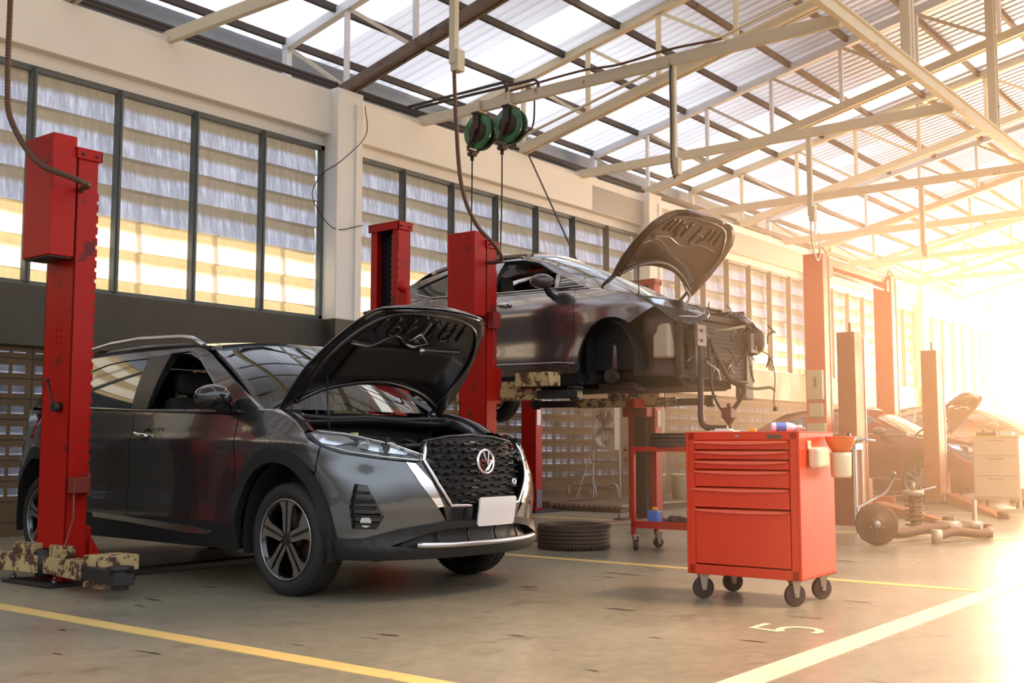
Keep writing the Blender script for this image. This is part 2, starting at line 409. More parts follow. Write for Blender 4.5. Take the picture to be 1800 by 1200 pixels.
    # tie beams square to the wall and the long beam they meet
    for i, x in enumerate((7.13, 11.28, 15.2, 19.3, 23.2, 27.1, 31.0)):
        lab = ['leftmost cream tie beam running out from the top of the window wall', 'long cream tie beam carrying the two green hose reels', 'cream tie beam behind the one with the hose reels', 'tie beam, fourth from the left, above the open bonnet of the lifted car', 'tie beam, fifth from the left, meeting the beam over the overhead lift', 'tie beam, sixth from the left, in the bright haze', 'tie beam, seventh from the left, faint in the haze'][i]
        single(MB().box(x - .035, x + .035, 4.42, 10.6, 5.36, 5.50), 'tie_beam', steel_cream, lab, 'beam', 'tie beams', bevel=.006)
    single(MB().box(X0, X1, 4.36, 4.44, 5.40, 5.54).box(X0, X1, 4.33, 4.47, 5.53, 5.55), 'long_beam', steel_cream, 'long cream beam crossing under the roof parallel to the window wall', 'beam')
    for i, x in enumerate((9.6, 13.37, 17.12, 21.1, 24.9)):
        lab = ['cream steel hanger post above the car lift at the top of the picture', 'wide cream hanger post coming down on the long beam at the top edge', 'cream hanger post coming down on the long beam near the right edge', 'hanger post on the long beam past the right edge', 'furthest hanger post on the long beam'][i]
        if i in (1, 2): single(MB().box(x - .09, x + .09, 4.34, 4.46, 5.54, zr(4.4) - .1).box(x - .015, x + .015, 4.325, 4.345, 5.54, zr(4.4) - .1), 'hanger_post', steel_cream, lab, 'post', 'hanger posts', bevel=.006)
    # floor paint
    z = .002
    def line(x0, x1, y0, y1, lab, m):
        single(MB().box(x0, x1, y0, y1, 0, z), 'floor_marking', m, lab, 'floor marking', 'painted bay lines')
    line(3.10, 3.21, 2.05, 10.4, 'yellow painted bay line across the floor in the lower left foreground', yellow_m)
    line(7.12, 7.23, 2.05, 10.4, 'yellow painted bay line behind the red tool cabinet', yellow_m)
    line(11.15, 11.26, 2.05, 10.4, 'yellow painted bay line beside the lift under the raised car', yellow_m)
    line(15.2, 15.31, 2.05, 10.4, 'far yellow painted bay line between the brown lift posts', yellow_m)
    line(2.2, 24, 1.90, 2.04, 'wide cream painted aisle line along the lower right of the floor', cream_line)
    # stencilled 5 (reads from the aisle)
    pts = [(0, .30), (0, .52), (.20, .52)]
    five = MB()
    def stroke(p, w):
        five.tube([(a, b, 0) for a, b in p], w, 4)
    o5 = MB()
    path = [(.30, .50), (.03, .50), (.0, .27)] + [(.14 + .15 * math.cos(t), .16 + .15 * math.sin(t)) for t in [R(135 - 12 * k) for k in range(22)]]
    w = .032
    vs = []; n = len(path)
    for i, p in enumerate(path):
        a = Vector(path[max(i - 1, 0)]); b = Vector(path[min(i + 1, n - 1)]); d = (b - a).normalized(); nn = Vector((-d.y, d.x))
        vs += [tuple(Vector(p) + nn * w) + (z,), tuple(Vector(p) - nn * w) + (z,)]
    o5.add([(v[0], v[1], z) for v in vs], [(2 * i, 2 * i + 1, 2 * i + 3, 2 * i + 2) for i in range(n - 1)])
    o = single(o5, 'floor_number', cream_line, 'painted bay number 5 on the floor in front of the tool cabinet', 'floor marking', fix=False)
    o.matrix_world = FIVE
FIVE = Matrix.Translation((5.03, 2.19, 0.0)) @ Matrix.Diagonal((.62, .62, 1, 1))
room()
# ================================================================ curved panels

def catmull(pts,n=12):
    P=[(2*pts[0][0]-pts[1][0],2*pts[0][1]-pts[1][1])]+list(pts)+[(2*pts[-1][0]-pts[-2][0],2*pts[-1][1]-pts[-2][1])]
    out=[]
    for i in range(1,len(P)-2):
        for k in range(n):
            t=k/n; a,b,c,d=P[i-1],P[i],P[i+1],P[i+2]
            out.append(tuple(.5*((2*b[j])+(-a[j]+c[j])*t+(2*a[j]-5*b[j]+4*c[j]-d[j])*t*t+(-a[j]+3*b[j]-3*c[j]+d[j])*t**3) for j in (0,1)))
    out.append(tuple(pts[-1])); return out
def lerp_tab(tab, x):
    """smooth curve through the table (finite-difference cubic)"""
    n = len(tab)
    if x <= tab[0][0]: return tab[0][1]
    if x >= tab[-1][0]: return tab[-1][1]
    i = 0
    while tab[i + 1][0] < x: i += 1
    def sl(k):
        a, b = tab[max(k - 1, 0)], tab[min(k + 1, n - 1)]; return (b[1] - a[1]) / (b[0] - a[0])
    (x0, y0), (x1, y1) = tab[i], tab[i + 1]; h = x1 - x0; t = (x - x0) / h
    return y0 * (2 * t ** 3 - 3 * t * t + 1) + sl(i) * h * (t ** 3 - 2 * t * t + t) + y1 * (3 * t * t - 2 * t ** 3) + sl(i + 1) * h * (t ** 3 - t * t)
def sstep(a,b,x):
    t=max(0,min(1,(x-a)/(b-a))); return t*t*(3-2*t)
class Body:
    """plan outline (front centre round the right flank to the rear centre) with profiles pushed out along its normal"""
    def __init__(self,plan,side,front,rear,sf,sr,extra=None):
        half=[(u,-v) for u,v in plan]
        c=catmull([(half[1][0],-half[1][1])]+half+[(half[-2][0],-half[-2][1])]) # extend over the centre
        c=c[12:-12]
        self.c=c; L=[0]
        for p,q in zip(c,c[1:]): L.append(L[-1]+math.dist(p,q))
        self.L=L; self.S=L[-1]; self.side,self.front,self.rear=side,front,rear; self.sf,self.sr=sf,sr; self.extra=extra
    def plan(self,s):
        neg=s<0
        s=min(abs(s),self.S); 
        lo,hi=0,len(self.L)-2
        while lo<hi:
            m=(lo+hi+1)//2
            if self.L[m]<=s: lo=m
            else: hi=m-1
        def tan(i):
            a=self.c[max(i-1,0)]; b=self.c[min(i+1,len(self.c)-1)]
            if i==0: a=(b[0],-b[1])
            if i==len(self.c)-1: b=(a[0],-a[1])
            d=math.hypot(b[0]-a[0],b[1]-a[1]); return (b[0]-a[0])/d,(b[1]-a[1])/d
        t=(s-self.L[lo])/(self.L[lo+1]-self.L[lo]); p,q=self.c[lo],self.c[lo+1]
        u=p[0]+(q[0]-p[0])*t; v=p[1]+(q[1]-p[1])*t
        a,b=tan(lo),tan(lo+1); tu=a[0]+(b[0]-a[0])*t; tv=a[1]+(b[1]-a[1])*t; d=math.hypot(tu,tv); tu/=d; tv/=d
        nu,nv=-tv*-1,tu*1
        # outward normal for a curve going from +u round -v to -u : rotate tangent
        nu,nv=-tv,tu
        if nu*(u-(-1.4))+nv*v<0: nu,nv=-nu,-nv
        if neg: v=-v; nv=-nv
        return u,v,nu,nv
    def P(self,s,z,o=0):
        u,v,nu,nv=self.plan(s); a=abs(s)
        wf=1-sstep(self.sf[0],self.sf[1],a); wr=sstep(self.sr[0],self.sr[1],a)
        off=lerp_tab(self.side,z)*(1-wf)*(1-wr)+lerp_tab(self.front,z)*wf+lerp_tab(self.rear,z)*wr
        if self.extra: off+=self.extra(u,z,a)
        off+=o
        return (u+nu*off,v+nv*off,z)

def inpoly(p, poly):
    x, y = p; c = False; n = len(poly)
    for i in range(n):
        x0, y0 = poly[i]; x1, y1 = poly[(i + 1) % n]
        if (y0 > y) != (y1 > y) and x < (x1 - x0) * (y - y0) / (y1 - y0) + x0: c = not c
    return c
def patch(S, poly, name, m, parent, off=0., thick=.02, step=.05, holes=(), side=1, lip=True):
    """a curved panel: the outline poly (in the surface's own two coordinates) laid on surface S(a, b, o) and given a folded edge"""
    def resample(pl):
        out = []; n = len(pl)
        for i in range(n):
            a, b = pl[i], pl[(i + 1) % n]; k = max(1, int(math.dist(a, b) / step + .5))
            for j in range(k): out.append((a[0] + (b[0] - a[0]) * j / k, a[1] + (b[1] - a[1]) * j / k))
        return out
    loops = [resample(poly)] + [resample(h) for h in holes]
    pts = []; edges = []
    for lp in loops:
        b = len(pts); pts += lp; edges += [(b + i, b + (i + 1) % len(lp)) for i in range(len(lp))]
    nb = len(pts)
    xs = [p[0] for p in poly]; ys = [p[1] for p in poly]
    x = min(xs) + step / 2
    row = 0
    while x < max(xs):
        y = min(ys) + step / 2 + (step / 2 if row % 2 else 0)
        while y < max(ys):
            if inpoly((x, y), loops[0]) and not any(inpoly((x, y), h) for h in loops[1:]):
                if min((x - p[0]) ** 2 + (y - p[1]) ** 2 for p in pts[:nb]) > (step * .45) ** 2: pts.append((x, y))
            y += step
        x += step * .87; row += 1
    r = delaunay_2d_cdt([Vector(p) for p in pts], edges, [], 0, 1e-6)
    V, F = r[0], r[2]
    tris = []
    for f in F:
        c = (sum(V[i][0] for i in f) / len(f), sum(V[i][1] for i in f) / len(f))
        if inpoly(c, loops[0]) and not any(inpoly(c, h) for h in loops[1:]): tris.append(tuple(f))
    P3 = []; NN = []; e = .004
    for v in V:
        a, b = v[0], v[1]; p = Vector(S(a, b, off)); da = Vector(S(a + e, b, off)) - Vector(S(a - e, b, off)); db = Vector(S(a, b + e, off)) - Vector(S(a, b - e, off))
        n = da.cross(db).normalized(); o = Vector(S(a, b, off + .01)) - p
        if n.dot(o) < 0: n = -n
        P3.append(p); NN.append(n)
    if side < 0:
        P3 = [Vector((p.x, -p.y, p.z)) for p in P3]; NN = [Vector((p.x, -p.y, p.z)) for p in NN]
    faces = []
    for f in tris:
        a, b, c = (P3[i] for i in f[:3]); n = (b - a).cross(c - a)
        faces.append(f if n.dot(NN[f[0]]) > 0 else f[::-1])
    verts = list(P3); norms = list(NN)
    if lip and thick:
        ecount = {}
        for f in faces:
            for i in range(len(f)):
                a, b = f[i], f[(i + 1) % len(f)]; ecount[(a, b)] = 1
        border = [(a, b) for (a, b) in ecount if (b, a) not in ecount]
        base = {}
        def dup(i, inner):
            k = (i, inner)
            if k not in base:
                base[k] = len(verts); verts.append(P3[i] - NN[i] * (thick if inner else 0)); norms.append(Vector((0, 0, 0)))
            return base[k]
        for a, b in border: faces.append((dup(b, 0), dup(a, 0), dup(a, 1), dup(b, 1)))
    me = bpy.data.meshes.new(name); me.from_pydata([tuple(v) for v in verts], [], faces); me.update()
    me.polygons.foreach_set('use_smooth', [True] * len(me.polygons))
    me.normals_split_custom_set_from_vertices([tuple(n) for n in norms])
    o = bpy.data.objects.new(name, me); COL.objects.link(o); me.materials.append(m)
    if parent is not None: o.parent = parent
    return o
def strip(S, path, w, name, m, parent, off=.004, h=.006, side=1, n=6):
    """a raised trim strip running along path (in surface coordinates)"""
    pts = []
    for i in range(len(path) - 1):
        a, b = path[i], path[i + 1]; k = max(1, int(math.dist(a, b) / .03))
        pts += [(a[0] + (b[0] - a[0]) * j / k, a[1] + (b[1] - a[1]) * j / k) for j in range(k)]
    pts.append(path[-1])
    P = [Vector(S(a, b, off)) for a, b in pts]
    if side < 0: P = [Vector((p.x, -p.y, p.z)) for p in P]
    return MB().tube(P, w / 2, n).build(name, m, parent)

# car materials
tyre_m = mat('tyre_rubber', (.018, .017, .016), .7, bump=.3, bscale=90)
black_pl = mat('black_plastic', (.012, .012, .013), .5)
gloss_bk = mat('gloss_black', (.006, .006, .007), .08, coat=1)
chrome = mat('chrome', (.82, .82, .83), .08, metal=1)
silver = mat('satin_silver', (.55, .55, .56), .3, metal=1)
machined = mat('machined_alloy', (.42, .39, .37), .28, metal=.9)
glass_m = mat('tinted_glass', (.02, .03, .035), .02, coat=1, ior=1.5, spec=.9)
clear_m = mat('lamp_lens', (.9, .92, .95), .03, trans=.96, ior=1.25)
lamp_in = mat('lamp_reflector', (.55, .57, .6), .15, metal=1)
dark_in = mat('dark_interior', (.012, .011, .011), .8)
seat_m = mat('dark_seat_cloth', (.02, .02, .022), .8)
iron = mat('cast_iron', (.09, .06, .045), .6, metal=.5, noise=.4, nscale=12)
alu = mat('raw_aluminium', (.42, .38, .34), .4, metal=.8, noise=.25, nscale=15)
red_tail = mat('tail_lamp_red', (.30, .01, .012), .12, coat=1)
plate_m = mat('blank_white_plate', (.72, .70, .68), .4)
window_m = bpy.data.materials.new('windscreen_glass'); _nt, _N, _L, _P = nodes(window_m)
_N.remove(_P); _o = _N['Material Output']; _g = _N.new('ShaderNodeBsdfGlossy'); _g.inputs['Roughness'].default_value = .01; _g.inputs[0].default_value = (.9, .97, 1, 1)
_t = _N.new('ShaderNodeBsdfTransparent'); _t.inputs[0].default_value = (.42, .50, .50, 1); _mx = _N.new('ShaderNodeMixShader'); _f = _N.new('ShaderNodeFresnel'); _f.inputs[0].default_value = 1.6
_ma = _N.new('ShaderNodeMath'); _ma.operation = 'MULTIPLY_ADD'; _ma.inputs[1].default_value = 1.6; _ma.inputs[2].default_value = .05; _L.new(_f.outputs[0], _ma.inputs[0])
_L.new(_ma.outputs[0], _mx.inputs[0]); _L.new(_t.outputs[0], _mx.inputs[1]); _L.new(_g.outputs[0], _mx.inputs[2]); _L.new(_mx.outputs[0], _o.inputs['Surface'])

def wheel(parent, loc, side, Rt, Rr, W, style, name='wheel', steer=0):
    """wheel empty with tyre, rim, disc; its local Z points out of the car. side=+1: right flank (-Y)"""
    w = bpy.data.objects.new(name, None); COL.objects.link(w); w.parent = parent; w.location = loc
    w.rotation_euler = (R(90) if side > 0 else R(-90), 0, steer); w.empty_display_size = .1
    h = W / 2
    prof = [(Rr - .01, h - .03), (Rr + .004, h - .012), (Rr + .03, h + .002), (Rt - .05, h + .006), (Rt - .022, h - .004), (Rt - .008, h - .018), (Rt - .001, h - .035)]
    for g in (.055, .0, -.055):
        prof += [(Rt, g + .012), (Rt, g + .006), (Rt - .01, g + .005), (Rt - .01, g - .005), (Rt, g - .006), (Rt, g - .012)]
    prof += [(Rt - .008, -h + .018), (Rt - .022, -h + .004), (Rt - .05, -h - .006), (Rr + .03, -h), (Rr, -h + .02)]
    t = MB().lathe(prof, 64)
    nb = 60
    for k in range(nb):    # shoulder tread blocks
        M = Matrix.Rotation(2 * PI * k / nb, 4, 'Z')
        for s in (1, -1): t.box(Rt - .03, Rt - .003, -.007, .007, s * (h - .030) - .012, s * (h - .030) + .012, M)
    t.build('tyre', tyre_m, w, fix=False)
    if style == 'none': return w
    dk = MB().lathe([(Rr + .002, h - .006), (Rr - .012, h - .012), (Rr - .022, h - .05), (Rr - .03, -h + .04), (Rr, -h + .01)], 48).build('rim_barrel', gloss_bk if style == 'five' else silver, w, fix=False)
    MB().lathe([(Rr + .004, h - .010), (Rr + .004, h - .004), (Rr - .006, h - .003), (Rr - .008, h - .012)], 64, close=True).build('rim_lip', machined, w)
    MB().cyl((0, 0, -.02), (0, 0, -.005), Rr * .68, 40).cyl((0, 0, -.01), (0, 0, .05), Rr * .28, 24).build('brake_disc', iron, w)
    MB().prism([(Rr * .35 * math.cos(t), Rr * .35 * math.sin(t)) for t in [R(10 + 7 * i) for i in range(9)]] + [(Rr * .76 * math.cos(t), Rr * .76 * math.sin(t)) for t in [R(66 - 7 * i) for i in range(9)]], -.04, .03).build('brake_caliper', alu, w, bevel=.006)
    f0, f1 = h - .035, h - .014
    if style == 'five':
        q = Rr / .222
        face = MB(); dark = MB()
        for k in range(5):
            M = Matrix.Rotation(2 * PI * k / 5 + R(90), 4, 'Z')
            for s in (1, -1):
                P_ = [(.034, s * .0085), (.125, s * .0095), (.217, s * .010), (.212, s * .074), (.175, s * .046), (.14, s * .036), (.06, s * .030), (.043, s * .026)]
                face.prism([(a * q, b * q) for a, b in P_], f1 - .004, f1, M)
                dark.prism([(a * q * .995, b * q * .98) for a, b in P_], f0 - .02, f1 - .004, M)
            dark.prism([(.03 * q, -.010), (.216 * q, -.012), (.216 * q, .012), (.03 * q, .010)], f0 - .02, f1 - .010, M)
        dark.cyl((0, 0, f0 - .03), (0, 0, f1 - .008), .045 * q, 24)
        face.build('spoke_face', machined, w); dark.build('spoke', gloss_bk, w)
        MB().cyl((0, 0, f1 - .012), (0, 0, f1 - .003), .028 * q, 24).build('hub_cap', gloss_bk, w)
    else:
        face = MB()
        for k in range(10):
            M = Matrix.Rotation(2 * PI * k / 10, 4, 'Z')
            face.prism([(.03, -.012), (Rr - .004, -.016 if k % 2 else -.026), (Rr - .004, .016 if k % 2 else .026), (.03, .012)], f0 - .01, f1, M)
        face.cyl((0, 0, f0 - .02), (0, 0, f1 + .004), .055, 20)
        face.build('spoke', silver, w, bevel=.003)
    return w
def rbox(name, c, d, m, parent, bev=.03, rot=None):
    return _place(MB().cbox((0, 0, 0), d).build(name, m, parent, bevel=bev, seg=3), c, rot)
def _place(o, c, rot):
    o.location = c
    if rot is not None: o.rotation_euler = rot
    return o
def seat(parent, u, v):
    s = bpy.data.objects.new('seat', None); COL.objects.link(s); s.parent = parent; s.location = (u, v, 0)
    rbox('cushion', (0, 0, .58), (.52, .48, .16), seat_m, s, .05)
    rbox('backrest', (-.28, 0, .92), (.13, .46, .62), seat_m, s, .05, (0, R(-14), 0))
    rbox('headrest', (-.38, 0, 1.33), (.09, .26, .17), seat_m, s, .035, (0, R(-10), 0))
    return s
# ================================================================ the grey crossover with its bonnet up
def arch(u, z, a):
    o = 0
    for uc in (0, -2.94):
        d = math.hypot(u - uc, z - .33)
        if d < .75: o += .022 * (1 - sstep(.5, .75, d))
    return o
B1 = Body([(.80, 0), (.785, .25), (.735, .45), (.63, .62), (.46, .75), (.2, .83), (-.2, .845), (-.6, .845), (-1.2, .85), (-2.0, .85), (-2.9, .845), (-3.25, .81), (-3.5, .70), (-3.65, .5), (-3.7, .2), (-3.71, 0)],
    side=[(.18, -.07), (.30, -.03), (.42, .0), (.6, -.005), (.78, .01), (.90, .022), (.97, .0), (1.05, -.026), (1.12, -.048), (1.2, -.08)],
    front=[(.15, -.08), (.22, .0), (.30, .035), (.36, .02), (.45, .03), (.55, .045), (.69, .035), (.78, .005), (.88, -.03), (.95, -.09), (1.0, -.16), (1.2, -.5)],
    rear=[(.2, -.06), (.35, 0), (.55, .02), (.8, -.02), (1.0, -.05), (1.15, -.12), (1.3, -.2)], sf=(.65, 1.15), sr=(4.2, 4.8), extra=arch)
paint1 = mat('graphite_car_paint', (.12, .12, .124), .20, metal=.85, coat=1, coatr=.02)
def ring(cx, cz, ro, ri, a0, a1, n=24, ko=1.0, ki=1.0):
    o = [(cx + ro * math.cos(R(a0 + (a1 - a0) * i / n)), cz + ro * ko * math.sin(R(a0 + (a1 - a0) * i / n))) for i in range(n + 1)]
    q = [(cx + ri * math.cos(R(a1 + (a0 - a1) * i / n)), cz + ri * ki * math.sin(R(a1 + (a0 - a1) * i / n))) for i in range(n + 1)]
    return o, q
def crossover():
    c = thing('car', 'dark grey crossover car with its bonnet propped open and a blank white front plate', 'car', (0, 0, 0), 0)
    a = R(-92.3); lx, ly = -math.sin(a), math.cos(a)
    c.location = (4.39 + lx * .84, 5.17 + ly * .84, 0); c.rotation_euler = (0, 0, a)
    S = B1.P; W = .445; AF, AR = 1.42, 4.36
    fo, fi = ring(AF, .34, .455, .385, -12, 192, 26, 1.17, 1.15)
    ro_, ri_ = ring(AR, .34, .455, .385, -12, 192, 26, 1.17, 1.15)
    fa = [p for p in fo]; ra = [p for p in ro_]
    for sd in (1, -1):
        g = .004
        # bumper skin
        fog = [(.83, .665), (.76, .655), (.67, .48), (.71, .41), (.84, .41), (.855, .54)]
        low = [p for p in fa if p[0] < 1.10 and .34 < p[1] < .74]; low.sort(key=lambda p: p[1])
        bp = [(.30, .435), (.40, .565), (.475, .665), (.545, .785), (.69, .80), (.92, .832), (1.045, .872), (1.078, .728)] + [p for p in low[::-1]] + [(.965, .345), (.78, .355), (.59, .395)]
        patch(S, bp, 'bumper', paint1, c, step=.032, holes=[fog], side=sd, thick=.03)
        v = patch(S, fog, 'fog_lamp_housing', gloss_bk, c, off=-.035, side=sd)
        for k in range(5):
            z = .62 - .045 * k; x0 = .845; x1 = .765 - (.655 - z) * .5
            strip(S, [(x0, z), (x1 + .01, z - .005)], .016, 'vent_slat', black_pl, v, off=-.012, side=sd)
        MB().cyl(Vector(S(.77, .45, -.045)) * 1 if sd > 0 else Vector((S(.77, .45, -.045)[0], -S(.77, .45, -.045)[1], .45)), Vector(S(.77, .45, -.02)) if sd > 0 else Vector((S(.77, .45, -.02)[0], -S(.77, .45, -.02)[1], .45)), .032, 20).build('fog_lamp', lamp_in, v)
        # bright boomerang by the grille
        patch(S, [(.55, .787), (.495, .78), (.41, .675), (.335, .53), (.375, .525), (.40, .56), (.475, .66)], 'side_trim', chrome, c, off=.008, side=sd, thick=.02)
        # fender
        top = [(1.185, .957), (1.29, 1.02), (1.40, 1.062), (1.52, 1.09), (1.76, 1.095), (1.86, 1.075)]
        up = [p for p in fa if p[1] > .34 and not (p[0] < 1.10 and p[1] < .745)]
        if sd > 0 or True:
            up = sorted([p for p in up], key=lambda p: -p[0])
        fp = top + [(1.842, .95), (1.825, .8), (1.84, .55), (1.845, .40)] + [p for p in up if p[0] < 1.84 or p[1] > .5][0:] + [(1.086, .728), (1.053, .876), (1.13, .915)]
        patch(S, fp, 'front_wing', paint1, c, step=.032, side=sd, thick=.03)
        # rolled top of the wing up to the bonnet gap
        crest = [(1.185, .957), (1.29, 1.02), (1.40, 1.062), (1.52, 1.09), (1.70, 1.098)]
        tp = []
        def edge(k, t):
            n_ = len(crest) - 1; f = t * n_; i = min(int(f), n_ - 1); f -= i
            s_ = crest[i][0] + (crest[i + 1][0] - crest[i][0]) * f; z_ = crest[i][1] + (crest[i + 1][1] - crest[i][1]) * f
            o, dz = ((0, 0), (-.02, .010), (-.05, .014), (-.09, .012), (-.10, -.02), (-.10, -.08))[k]
            p = S(s_, z_, o); return Vector((p[0], p[1] * sd, p[2] + dz))
        MB().grid(lambda x, y: edge(round(x * 5), y), 5, 16, flip=sd < 0).build('wing_top', paint1, c)
        # doors, quarter, rear bumper
        sill = .40
        patch(S, [(1.868, 1.07), (1.852, .95), (1.835, .8), (1.85, .55), (1.855, sill), (3.07, sill), (3.085, .55), (3.05, .72), (3.03, .97), (3.10, 1.115)], 'front_door', paint1, c, step=.032, side=sd, thick=.03)
        rr = sorted([p for p in ra if p[0] < 4.30 and p[1] > sill + .02], key=lambda p: p[1])
        d2 = [(3.108, 1.118), (3.038, .97), (3.058, .72), (3.093, .55), (3.078, sill), (3.90, sill)] + [p for p in rr if p[0] < 4.1] + [(4.12, .95), (4.10, 1.155)]
        patch(S, d2, 'rear_door', paint1, c, step=.032, side=sd, thick=.03)
        q = [(4.11, 1.155), (4.13, .95)] + sorted([p for p in ra if p[1] > .62 and p[0] > 4.12], key=lambda p: p[0]) + [(4.82, .62), (4.92, .90), (4.70, .93), (4.68, 1.10), (4.60, 1.19)]
        patch(S, q, 'rear_wing', paint1, c, step=.032, side=sd, thick=.03)
        patch(S, [(4.70, .94), (5.25, .92), (5.25, 1.04), (4.80, 1.10), (4.69, 1.09)], 'tail_lamp', red_tail, c, off=.012, side=sd)
        patch(S, [(4.815, .30), (5.633, .30), (5.633, .60), (4.83, .61)], 'rear_bumper', black_pl, c, off=.01, side=sd, thick=.05)
        # plastic arches and sills
        for AX, (o_, i_) in ((AF, (fo, fi)), (AR, (ro_, ri_))):
            patch(S, o_ + i_, 'wheel_arch_trim', black_pl, c, off=.012, side=sd, thick=.05, step=.06)
            # wheel well
            well = MB(); cu = 0 if AX == AF else -2.94
            well.grid(lambda x, y: Vector((cu + .40 * math.cos(R(-15 + 210 * x)), sd * (-.85 + .30 * y), .34 + .45 * math.sin(R(-15 + 210 * x)))), 20, 2)
            well.build('wheel_well', dark_in, c)
        patch(S, [(1.84, .235), (3.94, .235), (3.90, .405), (1.87, .405)], 'sill_cover', black_pl, c, off=.004, side=sd, thick=.05)
        patch(S, [(2.10, .333), (2.20, .35), (2.40, .365), (3.17, .402), (3.52, .412), (3.52, .375), (3.1, .36), (2.36, .318), (2.16, .318)], 'sill_trim', silver, c, off=.014, side=sd, thick=.02)
        # headlamp
        lens = [(1.18, .952), (1.05, .972), (.92, .952), (.62, .89), (.47, .84), (.37, .785), (.46, .787), (.69, .805), (.92, .835), (1.04, .872)]
        hl = patch(S, lens, 'headlamp', gloss_bk, c, off=-.05, side=sd, thick=.02)
        hr = [(1.14, .945), (1.04, .955), (.92, .93), (.86, .90), (.97, .88), (1.06, .895)]
        patch(S, hr, 'reflector', lamp_in, hl, off=-.03, side=sd, thick=.02)
        patch(S, [(.84, .915), (.62, .875), (.50, .84), (.55, .825), (.74, .845), (.84, .87)], 'reflector', lamp_in, hl, off=-.035, side=sd, thick=.02)
        strip(S, [(1.10, .965), (.92, .948), (.62, .886), (.44, .825)], .014, 'light_guide', chrome, hl, off=-.008, side=sd)
        strip(S, [(1.02, .882), (.88, .845), (.66, .815), (.45, .795)], .014, 'light_guide', chrome, hl, off=-.008, side=sd)
        for k, (s_, z_) in enumerate(((.80, .885), (.68, .862), (.57, .842))):
            p = Vector(S(s_, z_, -.04)); p2 = Vector(S(s_, z_, -.012))
            if sd < 0: p.y *= -1; p2.y *= -1
            MB().cyl(p, p2, .030 - .004 * k, 16).build('projector', clear_m, hl)
        patch(S, lens, 'lens', clear_m, hl, off=.0, side=sd, thick=.004)
        # door handles
        for s0 in (3.0,):
            x = MB(); pth = [Vector(S(s0 - .19 * t, .965 - .02 * t, .012 + .022 * math.sin(PI * t))) for t in [i / 8 for i in range(9)]]
            if sd < 0: pth = [Vector((p.x, -p.y, p.z)) for p in pth]
            x.tube(pth, [.010] + [.015] * 7 + [.010], 8).build('door_handle', chrome, c)
            patch(S, [(2.98 - .13 + .055 * math.cos(t), .955 + .045 * math.sin(t)) for t in [R(30 * i) for i in range(12)]], 'handle_cup', gloss_bk, c, off=.002, side=sd, thick=.004)
    # front centre
    gp = [(.42, .89), (.21, .925), (0, .935), (-.21, .925), (-.42, .89), (-.435, .80), (-.37, .67), (-.29, .545), (-.25, .53), (.25, .53), (.29, .545), (.37, .67), (.435, .80)]
    gback = patch(S, gp, 'grille', black_pl, c, off=-.05, thick=.03)
    rows = MB(); gl = MB()
    for k in range(9):
        z = .895 - .043 * k
        hw = .41 if z > .8 else .41 - (.80 - z) * .56
        n = max(6, int(hw * 2 / .058)); st = 2 * hw / n
        for i in range(n):
            s0 = -hw + st * i + (st * .25 if k % 2 else 0); s1 = min(s0 + st * .86, hw)
            if s1 - s0 < .01: continue
            dz = .006 if i % 2 else -.003
            A = [Vector(S(s, z + dz + h, o)) for s in (s0, s1) for h, o in ((.005, -.012), (-.005, -.004), (-.007, -.035), (.007, -.035))]
            gl.add(A, [(0, 1, 5, 4), (1, 2, 6, 5), (2, 3, 7, 6), (3, 0, 4, 7), (0, 3, 2, 1), (4, 5, 6, 7)])
    gl.build('grille_bars', mat('grille_bar_gloss', (.035, .03, .03), .10, metal=.6), gback)
    for sd in (1, -1):
        strip(S, [(.42, .895), (.445, .80), (.375, .66), (.29, .535), (.14, .530)], .020, 'grille_surround', chrome, c, off=.012, side=sd, n=8)
        # dark gloss panel beside the grille
        patch(S, [(.49, .783), (.445, .79), (.385, .665), (.30, .53), (.20, .52), (0, .52), (0, .435), (.30, .435), (.335, .53), (.41, .67)], 'grille_panel', gloss_bk, c, off=.0, side=sd, thick=.02)
    strip(S, [(.42, .905), (.21, .935), (0, .945), (-.21, .935), (-.42, .905)], .016, 'bonnet_seal', gloss_bk, c, off=-.02)
    # lower intake and lip
    patch(S, [(-.62, .42), (-.3, .44), (.3, .44), (.62, .42), (.66, .27), (-.66, .27)], 'lower_intake', black_pl, c, off=-.04, thick=.03)
    for sd in (1, -1):
        patch(S, [(0, .442), (.30, .442), (.58, .405), (.78, .36), (1.0, .35), (1.0, .235), (0, .235), (0, .30), (.50, .30), (.64, .318), (.44, .38), (.30, .402), (0, .405)], 'bumper_lip', black_pl, c, off=.022, side=sd, thick=.07)
    strip(S, [(.50, .318), (.3, .312), (0, .310), (-.3, .312), (-.50, .318)], .034, 'skid_trim', silver, c, off=.026, n=10)
    for s_ in (-.35, -.12, .12, .35):
        strip(S, [(s_, .40), (s_, .32)], .012, 'intake_rib', black_pl, c, off=-.02)
    # plate and badge
    pp = patch(lambda a_, b_, o: (lambda q: (q[0], q[1], q[2]))(S(a_, b_, o)), [(-.235 + .012, .405), (.095 - .012, .405), (.095, .417), (.095, .563), (.083, .575), (-.223, .575), (-.235, .563), (-.235, .417)], 'number_plate', plate_m, c, off=.035, thick=.012)
    bx = Vector(S(-.01, .785, .0)); M = Matrix.Translation(bx + Vector((.018, 0, 0))) @ Matrix.Rotation(R(84), 4, 'Y')
    em = MB().lathe([(.078, -.006), (.078, .004), (.068, .009), (.062, .004), (.062, -.006)], 40, M, close=True)
    def stroke(x0, y0, x1, y1, w=.008): em.bar(M @ Vector((x0, y0, .003)), M @ Vector((x1, y1, .003)), w, .008, (1, 0, 0))
